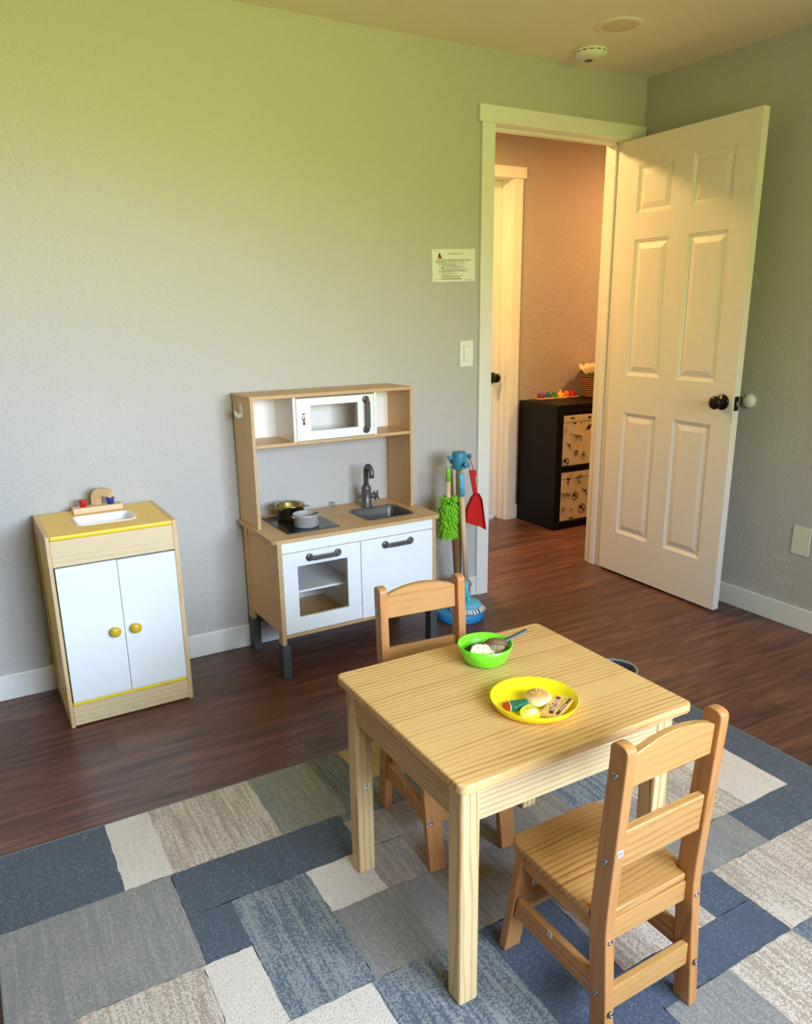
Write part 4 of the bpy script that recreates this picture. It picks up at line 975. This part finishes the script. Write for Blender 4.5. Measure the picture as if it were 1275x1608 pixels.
b.build('mop_strips', M['bristle_white'], mp)
jt = MB(); jt.ball((0, 0, 0.050), 0.016, (1, 1, 0.9)); jt.tube([(-0.006, -0.003, 0.050), (-0.010, -0.006, 0.085), (-0.014, -0.007, 0.140)], [0.0105, 0.0115, 0.0115], 16)
for zz in (0.066, 0.080): jt.ball((0.002, -0.004, zz), 0.0085)
jt.build('swivel_joint', M['aqua'], mp)
p0, p1 = Vector((-0.013, -0.0070, 0.135)), Vector(RM(1.2915, -0.249, 0.660))
MB().tube([p0, p0.lerp(p1, 0.81)], 0.0108, 18).build('handle', M['dowel'], mp)
MB().tube([p0.lerp(p1, 0.80), p0.lerp(p1, 0.99), p1], [0.0118, 0.0118, 0.009], 18).build('grip', M['skyblue'], mp)
b = MB(); pg = Vector(RM(AX, AY-0.044, 0.694))
b.tube([p1+Vector((-.005, 0, -.004)), pg+Vector((-.006, 0, -.006)), pg+Vector((0, 0, 0.007)), pg+Vector((.006, 0, -.006)), p1+Vector((.005, 0, -.004))], 0.0012, 6); b.build('hanging_loop', M['cord_pale'], mp)
# dustpan
dp = thing('toy_dustpan', 'red toy dustpan hanging from the stand right peg by the casing', 'dustpan', (1.376, -0.205, 0.39))
b = MB(); ex_, z0 = 1.385, 0.39
def D2(x, z): return (x-ex_, z-z0)
blade = [D2(1.3990, .5585), D2(1.4140, .5560), D2(1.4300, .5300), D2(1.4540, .3880), D2(1.4290, .4040), D2(1.4060, .4110), D2(1.3500, .4350), D2(1.3520, .4900), D2(1.3800, .5420)]
b.prism(blade, 'y', -0.0015, 0.0015, 0.001); pan = b
for (x0_, z0_), (x1_, z1_) in ((blade[3], blade[2]), (blade[2], blade[1]), (blade[6], blade[7]), (blade[7], blade[8]), (blade[8], blade[0])):
    pan.prism([(x0_, 0.0015), (x1_, 0.0015), (x1_, -0.016), (x0_, -0.010)], 'y', 0, 0.001) if False else None
    a, c = Vector((x0_, 0, z0_)), Vector((x1_, 0, z1_)); t = bmesh.new()
    vs = [t.verts.new(p) for p in (a+Vector((0, 0.0, 0)), c+Vector((0, 0.0, 0)), c+Vector((0, -0.018, 0)), a+Vector((0, -0.016, 0)))]
    t.faces.new(vs); r_ = bmesh.ops.solidify(t, geom=t.faces[:], thickness=0.002); pan._add(t)
pan.build('pan', M['redplastic'], dp)
b = MB(); b.prism([D2(1.3700, .6610), D2(1.4060, .6580), D2(1.4080, .6300), D2(1.4010, .6280), D2(1.4150, .5500), D2(1.3950, .5500), D2(1.3890, .5800)], 'y', -0.004, 0.004, 0.002); b.build('handle', M['redplastic'], dp)
b = MB(); pg = Vector((AX+0.044-1.376, AY+0.205, 0.718-z0))
b.tube([(-0.006, 0, 0.266), (pg.x-0.005, pg.y-0.008, pg.z-0.012), (pg.x-0.004, pg.y-0.004, pg.z+0.008), (pg.x, pg.y+0.006, pg.z+0.006), (pg.x+0.008, 0.004, pg.z-0.016), (0.012, 0, 0.264)], 0.0016, 6); b.build('hanging_cord', M['cord_red'], dp)
# broom behind the stand
bm_ = thing('toy_broom', 'toy broom with half round grey head and rust red bristles behind the stand', 'broom', (1.350, -0.128, 0.0))
half = [(0.082*math.cos(a), 0.104+0.058*math.sin(a)) for a in [PI*i/14 for i in range(15)]]
b = MB(); b.prism([(x, z) for x, z in half], 'y', -0.012, 0.012, 0.003); b.build('broom_head', M['greywood'], bm_)
b = MB(); rr = random.Random(8)
for i in range(44):
    for j in range(3):
        x = -0.070+0.140*i/43; y = -0.007+0.007*j; b.tube([(x, y, 0.106), (x*1.06+rr.uniform(-.002, .002), y*1.5, rr.uniform(0.0412, 0.046))], [0.0018, 0.0012], 5)
b.build('bristles', M['bristle_red'], bm_)
hp0, hp1 = Vector((0, 0, 0.155)), Vector((AX-0.010-1.350, -0.013, 0.655))
MB().tube([hp0, hp1], 0.0095, 16).build('handle', M['dowel_dark'], bm_)
b = MB(); pg = Vector((AX-1.350, AY+0.044+0.128, 0.694))
b.tube([hp1+Vector((-.004, 0, 0.0)), pg+Vector((-.004, 0, -.006)), pg+Vector((0, 0.0, 0.0065)), pg+Vector((.004, 0, -.006)), hp1+Vector((.004, 0, 0.0))], 0.0014, 6)
b.tube([hp1+Vector((-.008, 0, 0)), hp1+Vector((-.018, -.004, -.09)), hp1+Vector((-.017, -.004, -.16))], 0.0018, 6); b.build('hanging_cord', M['cord_red'], bm_)
bm_.location.z = 0.0

# ================================================================== HALLWAY CABINET AND WHAT STANDS ON IT
CX0, CX1, CY0, CY1, CH = 2.589, 3.372, 0.6624, 1.0272, 0.7665
hc = thing('cube_shelf', 'black brown cube shelf unit standing in the hallway against the far wall', 'shelf unit', ((CX0+CX1)/2, (CY0+CY1)/2, 0))
qx, qy = (CX0+CX1)/2, (CY0+CY1)/2
def cb(x0, x1, y0, y1, z0, z1, name, bev=0.0015): return MB().box(x0-qx, x1-qx, y0-qy, y1-qy, z0, z1, bev).build(name, M['black'], hc)
cb(CX0, CX0+0.050, CY0, CY1, 0.0, CH-0.0505, 'side_panel'); cb(CX1-0.050, CX1, CY0, CY1, 0.0, CH-0.0505, 'side_panel')
cb(CX0, CX1, CY0, CY1, CH-0.050, CH, 'top_panel'); cb(CX0+0.0503, CX1-0.0503, CY0, CY1, 0.0, 0.046, 'bottom_panel')
mid_x = CX0+0.050+0.332
cb(mid_x, mid_x+0.018, CY0+0.002, CY1, 0.0463, CH-0.0505, 'divider'); cb(CX0+0.0503, mid_x-0.0003, CY0+0.002, CY1, 0.3590, 0.3930, 'middle_shelf'); cb(mid_x+0.0183, CX1-0.0503, CY0+0.002, CY1, 0.3590, 0.3930, 'middle_shelf')
cb(CX0+0.0505, CX1-0.0505, CY1-0.006, CY1, 0.0463, CH-0.0505, 'back_panel'); cb(CX0-0.004, CX1+0.004, CY0-0.006, CY0, 0.0, 0.044, 'plinth')
def storage_box(z0, z1, label, seed, loc_x):
    o = thing('storage_box', label, 'storage box', (loc_x, CY0+0.006, z0), 0, 'printed boxes in the hallway shelf')
    w, h, dpt = 0.326, z1-z0, 0.31
    b = MB(); b.box(-w/2, w/2, 0.0, dpt, 0, h*0.865, 0.004); b.build('box_body', M['cloth_bin'], o)
    b = MB(); b.box(-w/2-0.001, w/2+0.001, -0.002, dpt, h*0.869, h, 0.004); b.build('lid', M['cloth_bin'], o)
    b = MB(); rr = random.Random(seed); y = -0.0004
    def disc(x, z, r, sx=1.0, sz=1.0, yy=y): b.ball((x, yy, z), r, (sx, 0.03/ max(r*30, .3), sz), 14)
    def ring(x, z, r, sq=1.0, tilt=0.0, th=0.0022):
        b.tube([(x+r*math.cos(a)*math.cos(tilt)-r*sq*math.sin(a)*math.sin(tilt), y, z+r*math.cos(a)*math.sin(tilt)+r*sq*math.sin(a)*math.cos(tilt)) for a in [2*PI*i/18 for i in range(19)]], th, 5)
    def star(x, z, r):
        b.tube([(x-r, y, z), (x+r, y, z)], 0.0016, 5); b.tube([(x, y, z-r), (x, y, z+r)], 0.0016, 5)
    def rocket(x, z, a):
        c_, s_ = math.cos(a), math.sin(a); L = lambda p, q: (x+p*c_-q*s_, y, z+p*s_+q*c_)
        b.tube([L(-0.030, 0), L(-0.020, 0), L(0.0, 0), L(0.014, 0)], [0.004, 0.010, 0.012, 0.009], 8, flat=0.15)
        for q in (-.009, .009): b.tube([L(0.006, q*0.6), L(0.020, q*1.6)], 0.003, 5, flat=0.3)
        for _ in range(9): ring(*[v for i_, v in enumerate(L(rr.uniform(.022, .046), rr.uniform(-.012, .012))) if i_ != 1], rr.uniform(.0025, .005), th=0.0007)
    def ufo(x, z):
        b.tube([(x-0.019, y, z), (x-0.008, y, z+0.002), (x+0.008, y, z+0.002), (x+0.019, y, z)], [0.002, 0.0085, 0.0085, 0.002], 8, flat=0.15); ring(x, z+0.008, 0.010, th=0.0012)
        for q in (-1, 1): b.tube([(x+q*0.006, y, z-0.005), (x+q*0.014, y, z-0.034)], 0.0009, 5)
    def planet(x, z, r):
        ring(x, z, r); disc(x-r*.3, z+r*.25, r*.42); disc(x+r*.35, z-r*.3, r*.28); ring(x+r*.2, z+r*.4, r*.16, th=0.0008)
    def ringed(x, z, r): disc(x, z, r, 1, 1); ring(x, z, r*1.75, 0.28, 0.6)
    def sat(x, z):
        disc(x, z, 0.008); b.tube([(x-0.022, y, z+0.018), (x-0.008, y, z+0.004)], 0.0042, 6, flat=0.3); b.tube([(x+0.006, y, z-0.006), (x+0.016, y, z-0.024)], 0.0042, 6, flat=0.3); b.tube([(x, y, z), (x+0.018, y, z+0.012)], 0.001, 5)
    P_ = -w/2
    if seed == 1:
        rocket(P_+0.115, 0.178, -0.45); sat(P_+0.052, 0.128); ring(P_+0.112, 0.077, 0.013, th=0.003); disc(P_+0.112, 0.078, 0.004); ufo(P_+0.170, 0.060); planet(P_+0.032, 0.026, 0.024)
        ringed(P_+0.205, 0.226, 0.014); disc(P_+0.09, 0.258, 0.010, 1.6, 0.5); star(P_+0.145, 0.256, 0.006); star(P_+0.065, 0.195, 0.006); star(P_+0.122, 0.118, 0.005)
        for i in range(12): ring(P_+rr.uniform(.012, .035), rr.uniform(.195, .235), rr.uniform(.0015, .003), th=0.0006)
        disc(P_+0.07, 0.291, 0.010, 2.0, 0.5, -0.0026); star(P_+0.135, 0.288, 0.006); disc(P_+0.205, 0.286, 0.010, 1.4, 0.7, -0.0026)
        rocket(P_+0.270, 0.10, -0.45); sat(P_+0.28, 0.20)
    else:
        planet(P_+0.120, 0.150, 0.023); b.tube([(P_+0.117, y, 0.172), (P_+0.114, y, 0.196)], 0.0012, 5); ufo(P_+0.028, 0.074); star(P_+0.095, 0.068, 0.007); planet(P_+0.180, 0.066, 0.028)
        rocket(P_+0.032, 0.172, -0.35); disc(P_+0.095, 0.013, 0.010, 2.0, 0.5); disc(P_+0.058, 0.240, 0.009); ring(P_+0.150, 0.236, 0.009); sat(P_+0.2, 0.175)
        ringed(P_+0.066, 0.280, 0.014); rocket(P_+0.150, 0.276, 0.5); disc(P_+0.062, 0.262, 0.010)
    b.build('printed_pattern', M['bin_ink'], o)
    return o
bx = CX0+0.050+0.332/2
storage_box(0.3935, 0.7005, 'upper cream box with black space doodles in the black hallway shelf', 1, bx)
storage_box(0.0465, 0.3545, 'lower cream box with black space doodles in the black hallway shelf', 2, bx)
# puzzle on top
tz = CH+0.0004
ta = Vector((2.70, 0.992)); tb_ = Vector((3.02, 0.982)); td = (tb_-ta).normalized(); rot = math.atan2(td.y, td.x); mid = (ta+tb_)/2
tray = thing('puzzle_tray', 'long pale wooden puzzle tray lying on the black hallway shelf', 'toy tray', (mid.x, mid.y, tz), rot)
outline = []; half_l = 0.160
for i in range(41): x = -half_l+2*half_l*i/40; outline.append((x, -0.034-0.004*math.sin(x*60)))
for i in range(41): x = half_l-2*half_l*i/40; outline.append((x, 0.034+0.004*math.sin(x*60)))
MB().prism(outline, 'z', 0, 0.007, 0.002).build('board', M['tray_wood'], tray)
MB().prism([(x*0.96, y*0.86) for x, y in outline], 'z', 0.0069, 0.0082).build('inlay', M['tray_wood'], tray)
shapes = [('violet', 'dome', -0.128), ('blue', 'peg', -0.077), ('green', 'peg', -0.026), ('gold', 'star', 0.024), ('orange', 'dome', 0.074), ('crimson', 'dome', 0.127)]
words_ = dict(violet='violet domed', blue='blue pegged', green='green pegged', gold='golden yellow pointed', orange='orange domed', crimson='red domed')
for nm, sh, x in shapes:
    p = Vector((mid.x, mid.y))+td*x
    o = thing('puzzle_piece', words_[nm]+' wooden puzzle piece on the tray in the hallway', 'puzzle piece', (p.x, p.y, tz+0.0083), rot, 'rainbow puzzle pieces')
    b = MB()
    b.lathe([(0, 0), (0.0232, 0), (0.0242, 0.003), (0.0242, 0.012), (0.022, 0.015), (0, 0.015)], seg=28)
    bs = b.build('block', M['pz_'+nm], o)
    b = MB()
    if sh == 'dome': b.lathe([(0.0215*math.cos(a), 0.0152+0.020*math.sin(a)) for a in [PI/2*i/7 for i in range(7)]]+[(0, 0.0352)], seg=28)
    elif sh == 'peg': b.lathe([(0, 0.0152), (0.018, 0.0152), (0.012, 0.024), (0.0105, 0.032), (0.008, 0.037), (0, 0.038)], seg=20)
    else: b.lathe([(0, 0.0152), (0.022, 0.0152), (0.010, 0.026), (0.006, 0.042), (0, 0.046)], seg=8, smooth=False)
    b.build('cap', M['pz_'+nm], o)
# wicker basket
bk = thing('wicker_basket', 'brown wicker basket with green band and cream cloth liner on hallway shelf', 'basket', (3.098, 0.905, tz))
bk.scale = (1, 1, 1.16)
b = MB(); n = 9
for i in range(n):
    z = 0.006+0.0115*i+0.003; r = 0.070+0.027*(z/0.165)
    b.lathe([(r-0.004, z-0.006), (r+0.002, z-0.0035), (r+0.0035, z), (r+0.002, z+0.0035), (r-0.004, z+0.006)], seg=40)
b.lathe([(0, 0.0), (0.068, 0.0), (0.070, 0.004), (0.0695, 0.112), (0, 0.112)][0:3]+[(0.068, 0.006), (0, 0.006)], seg=40)
b.build('woven_body', M['wicker'], bk)
b = MB()
for i in range(3):
    z = 0.116+0.0115*i; r = 0.070+0.027*(z/0.165)
    b.lathe([(r-0.004, z-0.006), (r+0.002, z-0.0035), (r+0.0035, z), (r+0.002, z+0.0035), (r-0.004, z+0.006)], seg=40)
b.build('green_band', M['wicker_green'], bk)
t = bmesh.new(); rr = random.Random(6); ns = 48; rings = []
for j, (r, z) in enumerate(((0.100, 0.140), (0.104, 0.152), (0.104, 0.164), (0.096, 0.172), (0.082, 0.162), (0.05, 0.150))):
    ring_ = []
    for i in range(ns):
        a = 2*PI*i/ns; wob = 0.010*math.sin(5*a+j*0.6)+0.006*math.sin(11*a+1.3*j)
        ring_.append(t.verts.new(((r+wob*0.4)*math.cos(a), (r+wob*0.4)*math.sin(a), z+wob*(1 if j != 0 else 0.9))))
    rings.append(ring_)
for A, B in zip(rings, rings[1:]):
    for i in range(ns): t.faces.new((A[i], A[(i+1) % ns], B[(i+1) % ns], B[i]))
t.faces.new(rings[-1])
lb = MB(); lb._add(t, True); ln_ = lb.build('cloth_liner', M['linen'], bk)
b = MB()
b.tube([(0.0, -0.085, 0.152), (0.012, -0.080, 0.188), (0.040, -0.074, 0.206), (0.068, -0.060, 0.196), (0.080, -0.040, 0.165)], [0.006, 0.0085, 0.009, 0.0085, 0.006], 10, flat=0.5); b.build('cloth_bow', M['linen'], bk)

# ================================================================== SMALL WALL AND CEILING THINGS
pp = thing('wall_notice', 'white printed notice sheet with small red brown emblem taped above the light switch', 'notice', (1.414, -0.0009, 1.4965))
pts = [(1.3045, 1.5570), (1.5205, 1.5640), (1.5228, 1.4340), (1.3085, 1.4288)]
MB().prism([(x-1.414, z-1.4965) for x, z in pts], 'y', -0.0006, 0.0004).build('sheet', M['paper'], pp)
# lines of type, laid out on the sheet as in the photo (sheet coords 0..1)
def PS(a, c):
    top = Vector(pts[0]).lerp(Vector(pts[1]), a); bot = Vector(pts[3]).lerp(Vector(pts[2]), a); q = top.lerp(bot, c); return q.x-1.414, q.y-1.4965
lines = [(.37, .70, .145, 1.2), (.085, .905, .320, 1), (.085, .895, .355, 1), (.085, .735, .388, 1), (.085, .32, .415, .9), (.145, .765, .450, 1), (.145, .575, .485, 1), (.21, .71, .515, .9), (.21, .795, .552, .9), (.145, .27, .570, .9), (.21, .665, .590, .9), (.205, .845, .625, .9), (.205, .77, .655, .8), (.145, .81, .675, 1), (.145, .49, .705, 1), (.205, .575, .752, .9), (.145, .19, .770, .9), (.205, .43, .795, .9), (.205, .735, .822, .9), (.205, .63, .850, .9), (.205, .655, .890, .9), (.15, .66, .912, .8), (.205, .69, .930, .9), (.74, .93, .950, .9), (.055, .12, .925, .6), (.05, .11, .045, .6), (.84, .91, .045, .6)]
b = MB(); rr = random.Random(12)
for x0, x1, c, k in lines:
    a = x0
    while a < x1-0.006:
        wd = min(rr.uniform(.010, .042), x1-a); p, q = PS(a, c), PS(a+wd, c); h = 0.0009*k
        b.box(p[0], q[0], -0.0009, -0.0005, (p[1]+q[1])/2-h, (p[1]+q[1])/2+h*rr.uniform(.8, 1.2)); a += wd+0.008
for c in (.450, .485, .570, .675, .770): p = PS(.115, c); b.box(p[0]-.0006, p[0]+.0006, -0.0009, -0.0005, p[1]-.0007, p[1]+.0007)
b.build('printed_lines', M['ink'], pp)
em = [PS(a, c) for a, c in ((.150, .165), (.165, .120), (.185, .125), (.195, .180), (.205, .225), (.235, .290), (.195, .290), (.150, .280), (.115, .250), (.140, .245))]
MB().prism(em, 'y', -0.0009, -0.0005).build('emblem', M['ink_red'], pp)
em2 = [PS(a, c) for a, c in ((.150, .165), (.165, .120), (.185, .125), (.195, .180), (.198, .205), (.150, .205))]
MB().prism(em2, 'y', -0.0011, -0.0008).build('emblem_top', M['ink_brown'], pp)

sw_ = thing('light_switch', 'white rocker light switch on the wall left of the doorway', 'light switch', (1.4805, 0, 1.1315))
MB().box(-0.0345, 0.0345, -0.0055, 0.0, -0.0560, 0.0560, 0.003).build('plate', M['switch'], sw_)
MB().box(-0.0165, 0.0165, -0.0063, -0.005, -0.0335, 0.0335, 0.001).build('rocker_frame', M['groove'], sw_)
t = MB(); t.prism([(-0.005, -0.0325), (-0.005, 0.0325), (-0.0068, 0.0325), (-0.0090, 0.0), (-0.0108, -0.0325)], 'x', -0.0155, 0.0155, 0.0006, 1); t.build('rocker', M['switch'], sw_)
for z in (-0.0475, 0.0475): MB().lathe([(0, 0), (0.003, 0), (0.003, 0.0008), (0, 0.0012)], seg=12).move(Matrix.Translation((0, -0.0055, z)) @ Matrix.Rotation(PI/2, 4, 'X')).build('screw', M['switch'], sw_)

bp = thing('blank_wall_plate', 'blank almond cover plate low on the right wall', 'wall plate', (XR, -1.029, 0.378))
MB().box(-0.0055, 0.0, -0.0405, 0.0405, -0.0615, 0.0615, 0.003).build('plate', M['almond'], bp)
for z in (-0.042, 0.042): MB().lathe([(0, 0), (0.0032, 0), (0.0032, 0.0008), (0, 0.0012)], seg=12).move(Matrix.Translation((-0.0055, 0, z)) @ Matrix.Rotation(-PI/2, 4, 'Y')).build('screw', M['almond'], bp)

ds = thing('door_stop', 'round white wall bumper on the right wall behind the door knob', 'door stop', (XR, -0.7145, 0.9255))
MB().lathe([(0, 0), (0.030, 0), (0.0305, 0.004), (0.0285, 0.012), (0.022, 0.020), (0.012, 0.0245), (0, 0.026)], seg=36).move(Matrix.Rotation(-PI/2, 4, 'Y')).build('bumper', M['rubber'], ds)

cl = thing('recessed_light', 'round flat recessed ceiling light, switched off, beyond the smoke alarm', 'ceiling light', (1.850, -0.447, H))
MB().lathe([(0.066, -0.002), (0.078, -0.005), (0.086, -0.003), (0.087, 0.0)], seg=56).build('trim_ring', M['ceil'], cl)
MB().lathe([(0, -0.0035), (0.060, -0.003), (0.067, -0.002), (0.067, 0.0), (0, 0.0)], seg=56).build('lens', M['lampglass'], cl)
sm = thing('smoke_alarm', 'round white smoke alarm on the ceiling close to the back wall', 'smoke alarm', (1.955, -0.180, H))
sm.scale = (1, 1, 0.8)
MB().lathe([(0, 0), (0.068, 0), (0.068, -0.010), (0.066, -0.0125)], seg=56).build('mounting_base', M['switch'], sm)
MB().lathe([(0.0655, -0.0165), (0.0655, -0.020), (0.062, -0.026), (0.050, -0.036), (0, -0.037), ], seg=56).build('cover', M['switch'], sm)
b = MB()
MB().lathe([(0.060, -0.012), (0.0625, -0.0125), (0.0625, -0.017), (0.060, -0.017)], seg=56).build('vent_slot', M['ink'], sm)
for i in range(14):
    a = 2*PI*i/14; b.box(-0.004, 0.004, -0.0665, -0.061, -0.017, -0.012)
    me_ = None
b.bm.free()
b = MB()
for i in range(14):
    q = MB().box(-0.005, 0.005, -0.0665, -0.0615, -0.0172, -0.0118); q.move(Matrix.Rotation(2*PI*i/14, 4, 'Z')); mt = bpy.data.meshes.new('t'); q.bm.to_mesh(mt); q.bm.free(); b.bm.from_mesh(mt)
b.build('vent_ribs', M['switch'], sm)
bt_ = MB().lathe([(0.014, -0.0366), (0.0165, -0.0366), (0.0165, -0.0385), (0.014, -0.0385), (0.014, -0.0366)], (0.014, 0.026, 0), 28).build('button_ring', M['grey_plastic'], sm)
MB().lathe([(0, -0.0366), (0.0115, -0.0366), (0.0115, -0.0390), (0, -0.0395)], (0.014, 0.026, 0), 24).build('test_button', M['gunmetal'], sm)
# recess for the ceiling light sits flush; nothing else hangs from the ceiling

# room beyond the hall door (only the slit under that door shows it)
struct(MB().box(0.5, 4.45, 2.2, 2.3, -0.06, H+0.08).build('wall_beyond', M['wall']))
